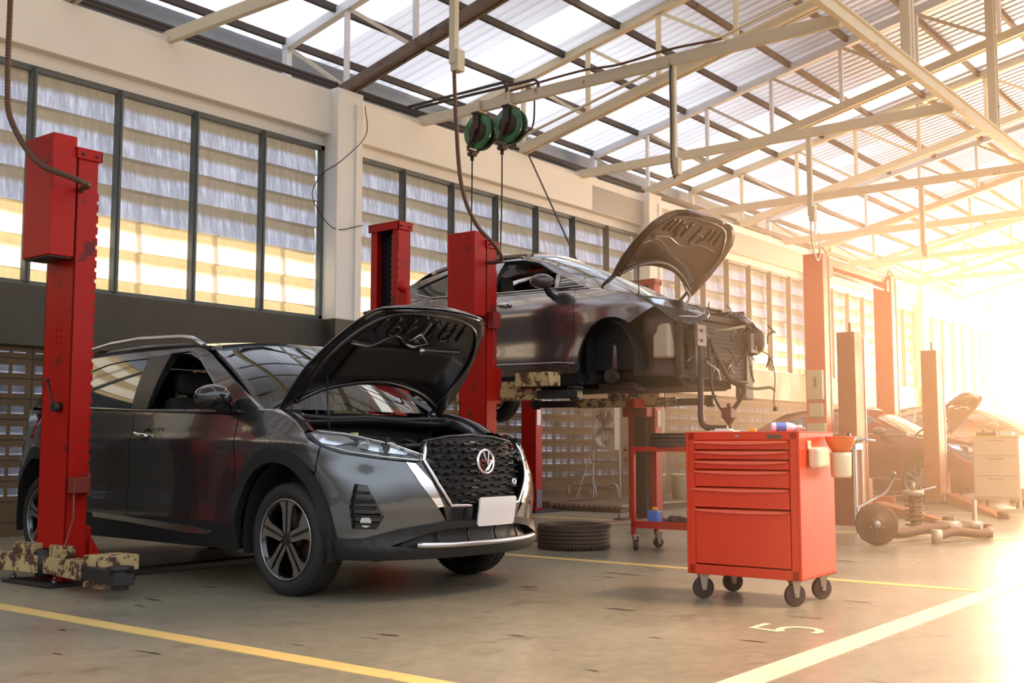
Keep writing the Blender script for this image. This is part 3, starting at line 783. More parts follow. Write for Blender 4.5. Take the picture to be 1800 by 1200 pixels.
    # local x points down, y to the car's left
    stroke(-.058, -.018, .02, .012); stroke(.02, .012, -.058, .03); stroke(.0, -.06, .055, -.01); stroke(.055, -.01, .0, .05); stroke(-.01, -.045, -.005, .045, .010); stroke(.05, .01, -.01, .06)
    em.build('badge', chrome, c)
    sm = Vector(S(-.26, .66, 0)); M = Matrix.Translation(sm + Vector((.006, 0, 0))) @ Matrix.Rotation(R(80), 4, 'Y')
    MB().lathe([(.020, -.003), (.020, .003), (.013, .004), (.013, -.003)], 20, M, close=True).bar(M @ Vector((-.012, 0, .002)), M @ Vector((.012, 0, .002)), .005, .004, (1, 0, 0)).build('grille_badge', silver, c)
    # greenhouse ---------------------------------------------------
    def G(u, z, o):   # side glass surface, right flank
        d = max(z - 1.08, -.1); w = .806 - .24 * d - .40 * d * d
        w -= .10 * sstep(-2.9, -3.6, u) if False else .12 * max(0, (-2.7 - u)) ** 2
        return (u, -(w + o), z)
    up_in = [(-1.62, 1.515), (-1.36, 1.523), (-1.20, 1.47), (-1.0, 1.34), (-.78, 1.19), (-.60, 1.105)]
    belt = [(-.60, 1.105), (-1.70, 1.132), (-1.78, 1.5)]
    rails = [(-3.05, 1.50), (-2.82, 1.56), (-2.45, 1.60), (-2.05, 1.615), (-1.5, 1.60), (-1.32, 1.58), (-1.09, 1.50), (-.85, 1.385), (-.60, 1.25), (-.35, 1.12)]
    outer = rails + [(-.33, 1.085), (-1.0, 1.092), (-1.72, 1.118), (-2.43, 1.152), (-2.9, 1.178), (-3.38, 1.19), (-3.30, 1.35)]
    fwin = [(-.60, 1.112), (-.80, 1.215), (-1.0, 1.345), (-1.18, 1.455), (-1.34, 1.510), (-1.45, 1.520), (-1.585, 1.518), (-1.655, 1.135), (-1.2, 1.122)]
    rwin = [(-1.80, 1.14), (-1.86, 1.510), (-2.2, 1.505), (-2.42, 1.485), (-2.68, 1.43), (-2.46, 1.165)]
    qwin = [(-2.50, 1.17), (-2.72, 1.425), (-2.88, 1.40), (-3.10, 1.27), (-3.02, 1.20)]
    for sd in (1, -1):
        patch(G, outer, 'side_frame', paint1, c, holes=[fwin, rwin, qwin], side=sd, thick=.05, step=.04)
        patch(G, rwin, 'rear_door_glass', glass_m, c, off=-.008, side=sd, thick=.004)
        patch(G, qwin, 'quarter_glass', glass_m, c, off=-.008, side=sd, thick=.004)
        patch(G, [(-1.60, 1.13), (-1.585, 1.52), (-1.86, 1.52), (-1.80, 1.13)], 'pillar_cover', mat('pillar_satin_black', (.03, .026, .026), .4), c, off=.009, side=sd, thick=.01)
        strip(G, [(-.50, 1.093), (-1.0, 1.10), (-1.7, 1.122), (-2.46, 1.155), (-3.0, 1.18)], .022, 'window_moulding', gloss_bk, c, off=.006, side=sd)
        strip(G, [(-1.60, 1.527), (-1.36, 1.532), (-1.20, 1.482), (-1.0, 1.355), (-.62, 1.13)], .014, 'window_moulding', gloss_bk, c, off=.004, side=sd)
        rl = MB().tube([Vector((u, -sd * (.605 + .0 * u), z + .035)) for u, z in ((-3.0, 1.52), (-2.82, 1.565), (-2.45, 1.605), (-2.05, 1.62), (-1.5, 1.602), (-1.36, 1.585), (-1.22, 1.53))], .020, 8)
        rl.build('roof_rail', silver, c)
        # mirror
        mr = thing_part('mirror', c, (-.66, -sd * .80, 1.115))
        MB().ball((.03, -sd * .13, .07), .115, 20, (.84, 1.12, .70)).build('mirror_shell', gloss_bk, mr)
        MB().bar((0, 0, -.01), (.01, -sd * .12, .02), .06, .05).build('mirror_foot', black_pl, mr, bevel=.012)
        MB().cbox((-.058, -sd * .13, .07), (.004, .13, .07)).build('mirror_glass', chrome, mr, bevel=.002)
    def Wn(v, t, o):   # windscreen: v across, t 0 at the foot .. 1 at the roof
        k = (v / .74) ** 2; u0 = -.32 - .10 * k; z0 = 1.105; u1 = -1.02 - .10 * k; z1 = 1.585 - .05 * k
        vv = v * (1 - .19 * t); b = .035 * math.sin(PI * t)
        return (u0 + (u1 - u0) * t + (b + o) * .56, vv, z0 + (z1 - z0) * t + (b + o) * .83)
    patch(Wn, [(-.70, .01), (.70, .01), (.71, 1), (-.71, 1)], 'windscreen', window_m, c, step=.09, thick=.004)
    patch(Wn, [(-.74, 0), (-.70, 0), (-.70, 1), (-.74, 1)], 'screen_pillar', paint1, c, off=.004, thick=.03, step=.06)
    patch(Wn, [(.74, 0), (.70, 0), (.70, 1), (.74, 1)], 'screen_pillar', paint1, c, off=.004, thick=.03, step=.06)
    def Rf(v, u, o):
        k = (v / .60) ** 2; z = 1.645 - .055 * abs(u + 1.9) ** 2 * (1 if u > -1.9 else .35) - .055 * k
        return (u, v, z + o)
    patch(Rf, [(-.60, -1.10), (-.4, -1.06), (0, -1.02), (.4, -1.06), (.60, -1.10), (.60, -3.05), (-.60, -3.05)], 'roof', paint1, c, step=.08, thick=.03)
    MB().grid(lambda x, y: Vector((-3.05 - .45 * x, (.60 + .08 * x) * (2 * y - 1), 1.53 - .36 * x - .0 * y)), 6, 8).build('rear_window', glass_m, c, solid=.006)
    MB().grid(lambda x, y: Vector((-3.50 - .16 * x, .70 * (2 * y - 1), 1.17 - .57 * x)), 4, 8).build('tailgate', paint1, c, solid=.03)
    # cabin ---------------------------------------------------------
    MB().box(-3.2, -.35, -.70, .70, .28, .34).box(-3.3, -3.2, -.68, .68, .3, 1.1).build('cabin_floor', dark_in, c)
    MB().box(-3.05, -1.1, -.55, .55, 1.535, 1.545).build('headliner', dark_in, c)
    dsh = MB().box(-.85, -.40, -.70, .70, .62, 1.06).build('dashboard', dark_in, c, bevel=.06, seg=3)
    sw = MB(); th = R(25)
    sw.tube([(-1.02 - .18 * math.sin(t) * math.sin(th), -.36 + .18 * math.cos(t), .98 + .18 * math.sin(t) * math.cos(th)) for t in [2 * PI * i / 28 for i in range(28)]], .013, 8, closed=True)
    sw.bar((-.86, -.36, .93), (-1.02, -.36, .98), .05, .05).bar((-1.02, -.52, .98), (-1.02, -.20, .98), .02, .03)
    sw.build('steering_wheel', black_pl, c)
    for v in (-.36, .36): seat(c, -1.35, v)
    for v in (-.40, 0, .40): seat(c, -2.35, v)
    MB().box(-3.45, .55, -.62, .62, .22, .30).build('underbody', dark_in, c)
    for v in (-1, 1): MB().box(-2.5, -.45, v * .70 - .05, v * .70 + .05, .24, .95).build('sill_inner', dark_in, c)
    # engine bay ------------------------------------------------------
    bay = MB(); bay.box(-.36, -.33, -.72, .72, .3, 1.06); bay.box(-.33, .60, -.60, -.57, .3, .93); bay.box(-.33, .60, .57, .60, .3, .93)
    bay.build('engine_bay', dark_in, c)
    MB().grid(lambda x, y: Vector((-.36 + .20 * x, .70 * (2 * y - 1) * (1 - .03 * x), 1.085 - .03 * x - .05 * math.sin(PI * x) + .01 * math.cos(PI * (2 * y - 1)))), 5, 14).build('cowl_tray', black_pl, c, solid=.02)
    cs = MB(); 
    for k in range(9): cs.ball((-.175, -.56 + .14 * k, 1.062), .009, 8)
    cs.build('cowl_clips', alu, c)
    MB().tube([(-.16, .66 * (2 * k / 14 - 1), 1.06 + .006 * math.cos(k)) for k in range(15)], .013, 8).build('bay_seal', black_pl, c)
    rad = MB().box(.50, .62, -.46, .46, .86, .895).box(.42, .50, -.5, .5, .80, .87)
    rad.build('radiator_panel', black_pl, c, bevel=.015)
    MB().box(.44, .48, -.42, .42, .35, .80).build('radiator', dark_in, c)
    en = MB().box(-.12, .26, -.22, .30, .60, .86).build('engine_cover', black_pl, c, bevel=.03, seg=3)
    r_ = MB()
    for k in range(6): r_.box(-.09 + .06 * k, -.065 + .06 * k, -.18, .26, .86, .872)
    r_.build('cover_ribs', gloss_bk, en)
    bt = MB().box(-.10, .16, .36, .54, .62, .88).build('battery', black_pl, c, bevel=.01)
    MB().box(-.10, .16, .36, .54, .88, .90).cyl((-.05, .41, .90), (-.05, .41, .925), .015, 10).cyl((.1, .41, .90), (.1, .41, .925), .015, 10).build('battery_lid', mat('grey_plastic', (.10, .10, .10), .5), bt)
    MB().box(.12, .40, .12, .50, .82, .90).build('air_box', mat('charcoal_plastic', (.05, .045, .04), .45), c, bevel=.02)
    for v in (-.46, .46): MB().cyl((-.08, v, .80), (-.08, v, .90), .10, 20).cyl((-.08, v, .90), (-.08, v, .93), .035, 12).build('strut_top', black_pl, c)
    cp = MB().cyl((.10, -.40, .84), (.10, -.40, .935), .055, 16).build('coolant_tank', mat('milky_plastic', (.45, .43, .38), .4), c)
    MB().cyl((.10, -.40, .935), (.10, -.40, .96), .024, 12).build('tank_cap', mat('yellow_green_cap', (.45, .5, .12), .4), cp)
    for i, pth in enumerate(([(-.05, -.30, .86), (.10, -.26, .92), (.28, -.20, .88), (.40, -.24, .84)], [(.0, -.36, .90), (.20, -.40, .93), (.36, -.36, .88)], [(-.1, .1, .88), (.1, .05, .91), (.32, -.02, .87), (.44, .02, .84)])):
        MB().tube(spline(pth), .020 - .004 * i, 8).build('engine_hose', black_pl, c)
    MB().tube(spline([(.22, -.38, .90), (.30, -.30, .90), (.36, -.22, .87)]), .008, 6).build('engine_pipe', alu, c)
    # bonnet ------------------------------------------------------------
    hd = thing_part('bonnet', c, (-.30, 0, 1.10)); hd.rotation_euler = (0, R(-42), 0)
    wt = [(0, .72), (.2, .735), (.4, .72), (.6, .66), (.8, .575), (.9, .50), (.96, .40), (.99, .25), (1.0, .0)]
    def hw(a_): return lerp_lin(wt, a_)
    def A0(y): return .22 * (1 - abs(y) ** 2.6)   # the rear edge bows forward
    def H(x, y, o=0):   # x along, y -1..1 across
        a_ = (1 - (1 - x) ** 1.6); w_ = hw(a_); v = y * w_; z_ = A0(y); a_ = z_ + (1 - z_) * a_
        return Vector((a_, v, .055 * (1 - (v / .8) ** 2) - .02 + .05 * math.sin(PI * min(a_, 1)) * .6 + o - .03 * abs(y) ** 6 - .05 * sstep(.9, 1, a_)))
    MB().grid(lambda x, y: H(x, 2 * y - 1), 24, 24).build('bonnet_skin', paint1, hd, solid=.006)
    under = mat('bonnet_underside', (.030, .028, .030), .22, metal=.4, coat=.8, noise=.1)
    def HU(x, y):
        fx = min(x / .10, (1 - x) / .08, 1); e_ = min(fx, (1 - abs(y)) / .10, 1); e_ = max(0, e_)
        p = H(x, y * .985, 0); d = -.012 - .030 * sstep(0, 1, e_)
        return Vector((p.x * .985 + .004, p.y, p.z + d))
    inner = MB().grid(lambda x, y: HU(x, 2 * y - 1), 40, 40, flip=True).build('bonnet_liner', under, hd)
    # pressed ribs and pockets, as in the photo's underside
    pr = MB()
    def hp(a_, v, o): 
        y = v / max(hw(a_), .05); a_ = max(0, (a_ - A0(min(1, abs(y)))) / (1 - A0(min(1, abs(y))))); x = 1 - (1 - min(a_, .999)) ** (1 / 1.6); p = HU(x, max(-.97, min(.97, y))); return Vector((p.x, p.y, p.z + o))
    def rib(pts, w=.012):
        q = spline([hp(a_, v, -.006) for a_, v in pts], 6); pr.tube(q, w, 6)
    rib([(.10, -.62), (.5, -.62), (.78, -.50), (.90, -.30), (.93, 0), (.90, .30), (.78, .50), (.5, .62), (.10, .62)], .014)
    rib([(.62, -.50), (.60, -.30), (.70, -.16), (.62, 0), (.60, .20), (.63, .48)], .012)
    for v in (-.36, -.24, -.10, .10, .2, .28, .36): rib([(.72, v), (.86, v * .95)], .009)
    rib([(.10, -.64), (.20, -.4), (.27, 0), (.20, .4), (.10, .64)], .016)
    for t in range(2): pr.lathe([(.045, 0), (.045, .008), (.034, .008), (.034, 0)], 20, Matrix.Translation(hp(.74, -.20 + .44 * t, -.012)), close=True)
    pr.build('pressed_ribs', under, inner)
    ln = MB(); ln.grid(lambda x, y: hp(.32 + .28 * x, (-.46 + .92 * y) * (1 - .1 * x), -.012), 8, 16, flip=True)
    ln.build('sound_pad', mat('felt_pad', (.008, .007, .007), .9), inner, solid=.012)
    lt = MB()
    lt.tube([hp(.76, .0, -.03), hp(.68, .12, -.03), hp(.64, .02, -.03), hp(.66, -.06, -.03), hp(.76, .0, -.03)], .006, 6).cyl(hp(.62, .10, -.01), hp(.62, .10, -.06), .018, 12).bar(hp(.86, .02, -.02), hp(.72, .02, -.03), .02, .014)
    lt.build('bonnet_latch', silver, inner)
    for sd in (-1, 1):
        MB().tube(spline([(-.30 + -.02, sd * .69, 1.02), (-.34, sd * .70, 1.10), (-.26, sd * .68, 1.15), (-.20, sd * .66, 1.19)]), [.014] * 25, 8).build('bonnet_hinge', mat('hinge_steel', (.2, .2, .2), .35, metal=.8), c)
    MB().tube([(.10, -.60, .97), (-.03, -.52, 1.33)], .006, 8).build('bonnet_stay', black_pl, c)
    # wheels
    for u in (0, -2.94):
        for sd in (1, -1): wheel(c, (u, -sd * .745, .33), sd, .33, .236, .205, 'five')
    # wiper
    MB().tube([(-.30, .05, 1.10), (-.40, -.05, 1.16), (-.42, -.50, 1.15)], .007, 6).build('wiper', black_pl, c)
    return c
def thing_part(name, parent, loc):
    o = bpy.data.objects.new(name, None); COL.objects.link(o); o.parent = parent; o.location = loc; o.empty_display_size = .1; return o
def lerp_lin(tab, x):
    if x <= tab[0][0]: return tab[0][1]
    for (a, b), (c_, d) in zip(tab, tab[1:]):
        if x <= c_: return b + (d - b) * (x - a) / (c_ - a)
    return tab[-1][1]
crossover()
# ================================================================ saloons: the grey one on the lift, the red one behind
def arch2(u, z, a):
    o = 0
    for uc in (-.13, -2.76):
        d = math.hypot(u - uc, z - .31)
        if d < .6: o += .02 * (1 - sstep(.36, .6, d))
    return o
B2 = Body([(.92, 0), (.90, .3), (.84, .5), (.70, .68), (.45, .79), (.1, .84), (-.4, .855), (-1.5, .86), (-2.7, .845), (-3.2, .79), (-3.5, .68), (-3.66, .45), (-3.7, .2), (-3.71, 0)],
    side=[(.12, -.06), (.25, -.03), (.36, .0), (.6, -.005), (.78, .015), (.88, .02), (.95, .0), (1.02, -.03), (1.1, -.07)],
    front=[(.15, -.04), (.35, 0), (.6, 0), (.7, -.03), (.8, -.12), (.9, -.3)],
    rear=[(.2, -.04), (.5, .02), (.8, 0), (1.0, -.06), (1.1, -.12)], sf=(.6, 1.2), sr=(4.1, 4.7), extra=arch2)
paint2 = mat('grey_violet_car_paint', (.30, .27, .27), .20, metal=.85, coat=1, coatr=.02)
paint3 = mat('dark_red_car_paint', (.22, .015, .012), .3, metal=.4, coat=1, coatr=.02)
def saloon(label, loc, rot, pm, stripped, scale=1.0):
    c = thing('car', label, 'car', loc, R(rot)); c.scale = (scale,) * 3
    S = B2.P; AF, AR = 1.49, 4.10
    fo, fi = ring(AF, .32, .375, .33, -14, 194, 26, 1.18, 1.15)
    ro_, ri_ = ring(AR, .32, .375, .33, -14, 194, 26, 1.18, 1.15)
    for sd in (1, -1):
        up = sorted([p for p in fo if p[1] > .34 and p[0] > 1.22], key=lambda p: -p[0]) if True else []
        up = [p for p in fo if p[1] > .25 and not (p[0] < AF - .21)]; up.sort(key=lambda p: math.atan2((p[1] - .32) / 1.18, p[0] - AF))
        wing = [(1.225, .95), (1.5, 1.02), (1.75, 1.06), (1.93, 1.065), (1.905, .9), (1.90, .7), (1.92, .40), (1.92, .25)] + up + [(1.05, .84)]
        patch(S, wing, 'front_wing', pm, c, step=.036 if stripped else .06, side=sd, thick=.03)
        crest = [(1.225, .95), (1.5, 1.02), (1.75, 1.06), (1.93, 1.065)]
        def edge(k, t):
            f = t * 3; i = min(int(f), 2); f -= i
            s_ = crest[i][0] + (crest[i + 1][0] - crest[i][0]) * f; z_ = crest[i][1] + (crest[i + 1][1] - crest[i][1]) * f
            o, dz = ((0, 0), (-.02, .010), (-.06, .016), (-.10, .012), (-.11, -.03))[k]
            p = S(s_, z_, o); return Vector((p[0], p[1] * sd, p[2] + dz))
        MB().grid(lambda x, y: edge(round(x * 4), y), 4, 12, flip=sd < 0).build('wing_top', pm, c)
        patch(S, [(1.935, 1.065), (1.91, .9), (1.905, .7), (1.925, .40), (1.925, .25), (2.93, .25), (2.95, .7), (2.93, 1.10)], 'front_door', pm, c, step=.036 if stripped else .06, side=sd, thick=.03)
        rr = sorted([p for p in ro_ if p[0] < AR - .1 and p[1] > .3], key=lambda p: p[1])
        patch(S, [(2.937, 1.10), (2.957, .7), (2.937, .25), (3.72, .25)] + rr + [(4.0, .95), (3.92, 1.14)], 'rear_door', pm, c, step=.036 if stripped else .06, side=sd, thick=.03)
        rq = sorted([p for p in ro_ if p[0] > AR - .09 and p[1] > .45], key=lambda p: p[0])
        patch(S, [(3.928, 1.14), (4.007, .95)] + rq + [(4.7, .45), (4.72, .80), (4.66, 1.02), (4.6, 1.10), (4.2, 1.16)], 'rear_wing', pm, c, side=sd, thick=.03)
        patch(S, [(4.66, .82), (5.3, .84), (5.3, .98), (4.75, 1.02), (4.62, .98)], 'tail_lamp', red_tail, c, off=.012, side=sd)
        patch(S, [(4.50, .25), (5.55, .25), (5.55, .82), (4.73, .80), (4.71, .46)], 'rear_bumper', pm, c, off=.005, side=sd, thick=.04)
        patch(S, [(1.87, .14), (3.76, .14), (3.76, .25), (1.87, .25)], 'sill_cover', black_pl if stripped else pm, c, off=-.01, side=sd, thick=.05)
        strip(S, [(1.90, .345), (2.1, .36), (2.8, .37), (3.6, .375)], .016, 'sill_trim', silver, c, off=.004, side=sd)
        for AX, cu in ((AF, -.13), (AR, -2.76)):
            well = MB(); well.grid(lambda x, y: Vector((cu + .36 * math.cos(R(-15 + 210 * x)), sd * (-.84 + .34 * y), .32 + .43 * math.sin(R(-15 + 210 * x)))), 20, 2)
            well.grid(lambda x, y: Vector((cu + .36 * y * math.cos(R(-15 + 210 * x)), -sd * .50, .32 + .43 * y * math.sin(R(-15 + 210 * x)))), 20, 1)
            well.build('wheel_well', dark_in, c)
        lens = [(1.22, .942), (1.05, .93), (.91, .905), (.5, .86), (.43, .79), (.52, .72), (.70, .665), (.86, .70), (.97, .78), (1.05, .84)]
        hl = patch(S, lens, 'headlamp', mat('lamp_body_grey', (.12, .11, .10), .3, coat=.5), c, off=-.05, side=sd)
        patch(S, [(1.12, .92), (.95, .90), (.88, .82), (.98, .84), (1.06, .87)], 'reflector', lamp_in, hl, off=-.03, side=sd)
        patch(S, [(.84, .88), (.56, .84), (.50, .79), (.58, .745), (.66, .78), (.76, .80), (.84, .84)], 'reflector', lamp_in, hl, off=-.03, side=sd)
        strip(S, [(.82, .74), (.62, .735), (.50, .785), (.56, .835), (.80, .875)], .018, 'light_guide', chrome, hl, off=-.015, side=sd)
        strip(S, [(1.2, .95), (.91, .915), (.5, .87), (.425, .80), (.52, .725)], .012, 'lens_edge', chrome, hl, off=.0, side=sd)
        patch(S, lens, 'lens', clear_m, hl, side=sd, thick=.004)
        pth = [Vector(S(2.88 - .19 * t, .985 - .01 * t, .012 + .022 * math.sin(PI * t))) for t in [i / 8 for i in range(9)]]
        if sd < 0: pth = [Vector((p.x, -p.y, p.z)) for p in pth]
        MB().tube(pth, [.010] + [.015] * 7 + [.010], 8).build('door_handle', chrome, c)
    def G(u, z, o):
        d = max(z - 1.05, -.1); w = .815 - .26 * d - .62 * d * d - .10 * max(0, (-2.4 - u)) ** 2; return (u, -(w + o), z)
    roof = [(-3.1, 1.20), (-2.92, 1.30), (-2.78, 1.355), (-2.29, 1.475), (-1.9, 1.525), (-1.45, 1.53), (-1.2, 1.50), (-1.0, 1.44), (-.8, 1.36), (-.55, 1.235), (-.34, 1.12)]
    outer = roof + [(-.30, 1.07), (-.8, 1.075), (-1.6, 1.09), (-2.4, 1.13), (-3.0, 1.12), (-3.25, 1.10)]
    fw_ = [(-.72, 1.105), (-.74, 1.245), (-.84, 1.31), (-1.02, 1.395), (-1.2, 1.445), (-1.42, 1.468), (-1.52, 1.468), (-1.56, 1.125), (-1.1, 1.112)]
    tri = [(-.40, 1.10), (-.52, 1.165), (-.68, 1.235), (-.67, 1.10)]
    rw = [(-1.66, 1.13), (-1.64, 1.468), (-2.0, 1.455), (-2.16, 1.43), (-2.14, 1.15)]
    qw = [(-2.20, 1.155), (-2.22, 1.415), (-2.45, 1.355), (-2.66, 1.275), (-2.62, 1.215), (-2.42, 1.165)]
    for sd in (1, -1):
        patch(G, outer, 'side_frame', pm, c, holes=[fw_, tri, rw, qw], side=sd, thick=.05, step=.06)
        for q in (rw, qw, tri): patch(G, q, 'side_glass', glass_m, c, off=-.008, side=sd, thick=.004)
        if not stripped: patch(G, fw_, 'side_glass', glass_m, c, off=-.008, side=sd, thick=.004)
        strip(G, [(-.36, 1.095), (-.72, 1.10), (-1.6, 1.118), (-2.4, 1.15), (-2.64, 1.21)], .016, 'window_moulding', silver if stripped else chrome, c, off=.008, side=sd)
        strip(G, [(-.74, 1.255), (-1.02, 1.405), (-1.25, 1.46), (-1.6, 1.478), (-2.0, 1.465), (-2.3, 1.405), (-2.68, 1.28)], .014, 'window_moulding', gloss_bk if stripped else chrome, c, off=.004, side=sd)
        mr = thing_part('mirror', c, (-.72, -sd * .83, 1.02))
        MB().ball((-.0, -sd * .17, .13), .12, 20, (.98, 1.1, .60)).build('mirror_shell', mat('mirror_brown', (.07, .055, .05), .2, coat=1), mr)
        MB().tube(spline([(0, .01 * sd, .0), (.0, -sd * .05, .02), (0, -sd * .11, .08)]), .030, 8).build('mirror_foot', black_pl, mr)
    def Wn(v, t, o):
        k = (v / .74) ** 2; u0 = -.22 - .12 * k; z0 = 1.085; u1 = -1.20 - .10 * k; z1 = 1.565 - .05 * k
        vv = v * (1 - .22 * t); b = .045 * math.sin(PI * t); return (u0 + (u1 - u0) * t + (b + o) * .45, vv, z0 + (z1 - z0) * t + (b + o) * .89)
    patch(Wn, [(-.70, .01), (.70, .01), (.71, 1), (-.71, 1)], 'windscreen', window_m, c, step=.1, thick=.004)
    for s_ in (-1, 1): patch(Wn, [(s_ * .76, 0), (s_ * .70, 0), (s_ * .70, 1), (s_ * .76, 1)], 'screen_pillar', pm, c, off=.004, thick=.03, step=.06)
    def Rf(v, u, o): k = (v / .58) ** 2; return (u, v, 1.60 - .10 * max(0, u + 1.7) ** 2 - .16 * max(0, -1.9 - u) ** 2 - .05 * k + o)
    patch(Rf, [(-.58, -1.22), (0, -1.16), (.58, -1.22), (.58, -2.6), (-.58, -2.6)], 'roof', pm, c, step=.08, thick=.03)
    MB().grid(lambda x, y: Vector((-2.6 - .62 * x, (.56 + .12 * x) * (2 * y - 1), 1.51 - .37 * x ** 1.2 - .03 * (2 * y - 1) ** 2)), 6, 8).build('rear_window', glass_m, c, solid=.006)
    MB().grid(lambda x, y: Vector((-3.2 - .42 * x, .70 * (2 * y - 1) * (1 - .08 * x), 1.13 - .02 * x)), 4, 8).grid(lambda x, y: Vector((-3.62 - .04 * x, .64 * (2 * y - 1), 1.11 - .3 * x)), 3, 8).build('boot_lid', pm, c, solid=.02)
    MB().box(-3.0, -.35, -.72, .72, .16, .24).build('cabin_floor', dark_in, c)
    MB().box(-.85, -.40, -.68, .68, .62, 1.03).build('dashboard', dark_in, c, bevel=.06, seg=3)
    for v in (-.36, .36): seat(c, -1.35, v).location.z = -.06
    for v in (-.40, 0, .40): seat(c, -2.25, v).location.z = -.08
    bay = MB(); bay.box(-.40, -.36, -.72, .72, .2, 1.03); bay.box(-.36, .60, -.62, -.58, .28, .90); bay.box(-.36, .60, .58, .62, .28, .90); bay.box(-3.4, .5, -.5, .5, .12, .20)
    bay.build('engine_bay', dark_in, c)
    MB().box(-.2, .42, -.45, .45, .30, .80).build('engine', iron, c, bevel=.05)
    MB().grid(lambda x, y: Vector((-.38 + .22 * x, .72 * (2 * y - 1), 1.07 - .02 * x - .05 * math.sin(PI * x))), 4, 10).build('cowl_tray', mat('brown_black_plastic', (.035, .02, .014), .5), c, solid=.02)
    # bonnet
    hd = thing_part('bonnet', c, (-.15, 0, 1.13)); hd.rotation_euler = (0, R(-44), 0)
    wt = [(0, .76), (.15, .80), (.3, .835), (.55, .835), (.75, .78), (.86, .68), (.93, .55), (.98, .42), (1.0, .0)]
    def A0(y): return .25 * (1 - abs(y) ** 2.4)
    def H(x, y, o=0):
        a_ = 1 - (1 - x) ** 1.5; w_ = lerp_lin(wt, a_); v = y * w_; z_ = A0(y); a_ = z_ + (1 - z_) * a_
        return Vector((a_, v, .06 * (1 - (v / .82) ** 2) - .02 + .03 * math.sin(PI * min(a_, 1)) + o - .03 * abs(y) ** 6 - .05 * sstep(.9, 1, a_) - .05 * sstep(.86, 1, a_) * sstep(.3, .2, abs(v))))
    MB().grid(lambda x, y: H(x, 2 * y - 1), 22, 22).build('bonnet_skin', pm, hd, solid=.006)
    um = mat('brown_bonnet_underside', (.075, .035, .02), .22, metal=.3, coat=.8) if stripped else under_red
    def HU(x, y):
        e_ = max(0, min(x / .16, (1 - x) / .08, (1 - abs(y)) / .12, 1)); p = H(x, y * .985); return Vector((p.x * .985 + .004, p.y, p.z - .012 - .03 * sstep(0, 1, e_)))
    inner = MB().grid(lambda x, y: HU(x, 2 * y - 1), 36, 36, flip=True).build('bonnet_liner', um, hd)
    pr = MB()
    def hp(a_, v, o): y = v / max(lerp_lin(wt, a_), .05); k_ = A0(min(1, abs(y))); x = 1 - (1 - min(max(0, (a_ - k_) / (1 - k_)), .999)) ** (1 / 1.5); p = HU(x, max(-.97, min(.97, y))); return Vector((p.x, p.y, p.z + o))
    def rib(pts, w=.012): pr.tube(spline([hp(a_, v, -.006) for a_, v in pts], 6), w, 6)
    rib([(.08, -.66), (.5, -.72), (.74, -.60), (.88, -.40), (.92, 0), (.88, .40), (.74, .60), (.5, .72), (.08, .66)], .014)
    rib([(.60, -.60), (.62, -.30), (.56, 0), (.62, .30), (.60, .60)]); rib([(.10, -.70), (.24, -.4), (.31, 0), (.24, .4), (.10, .70)], .018)
    for v in (-.48, -.38, -.28, -.1, .1, .28, .38, .48): rib([(.68, v), (.84, v * .93)], .010)
    rib([(.64, -.2), (.76, -.24), (.78, -.14), (.66, -.1)], .010); rib([(.62, .1), (.72, .1), (.72, .22), (.62, .22), (.62, .1)], .010)
    pr.build('pressed_ribs', um, inner)
    for s_ in (-1, 1): MB().tube(spline([(-.16, s_ * .70, 1.0), (-.20, s_ * .72, 1.08), (-.13, s_ * .71, 1.15), (-.07, s_ * .69, 1.20)]), .016, 8).build('bonnet_hinge', um, c)
    MB().tube([(.16, -.64, .96), (.10, -.55, 1.40)], .006, 8).build('bonnet_stay', black_pl, c)
    if not stripped:
        for sd in (1, -1):
            low = sorted([p for p in fo if p[0] < AF - .20 and p[1] > .3], key=lambda p: p[1])
            patch(S, [(0, .22), (1.13, .22)] + low + [(1.045, .83), (.965, .77), (.86, .69), (.70, .655), (.52, .71), (.42, .79), (0, .76)], 'front_bumper', pm, c, side=sd)
            for u in (-.13, -2.76): wheel(c, (u, -sd * .76, .32), sd, .32, .235, .20, 'ten')
    else:
        for sd in (1, -1): wheel(c, (-2.76, -sd * .74, .16), sd, .32, .21, .20, 'ten')
        strip_front(c)
    return c
under_red = mat('red_bonnet_underside', (.20, .02, .015), .3, coat=.8)
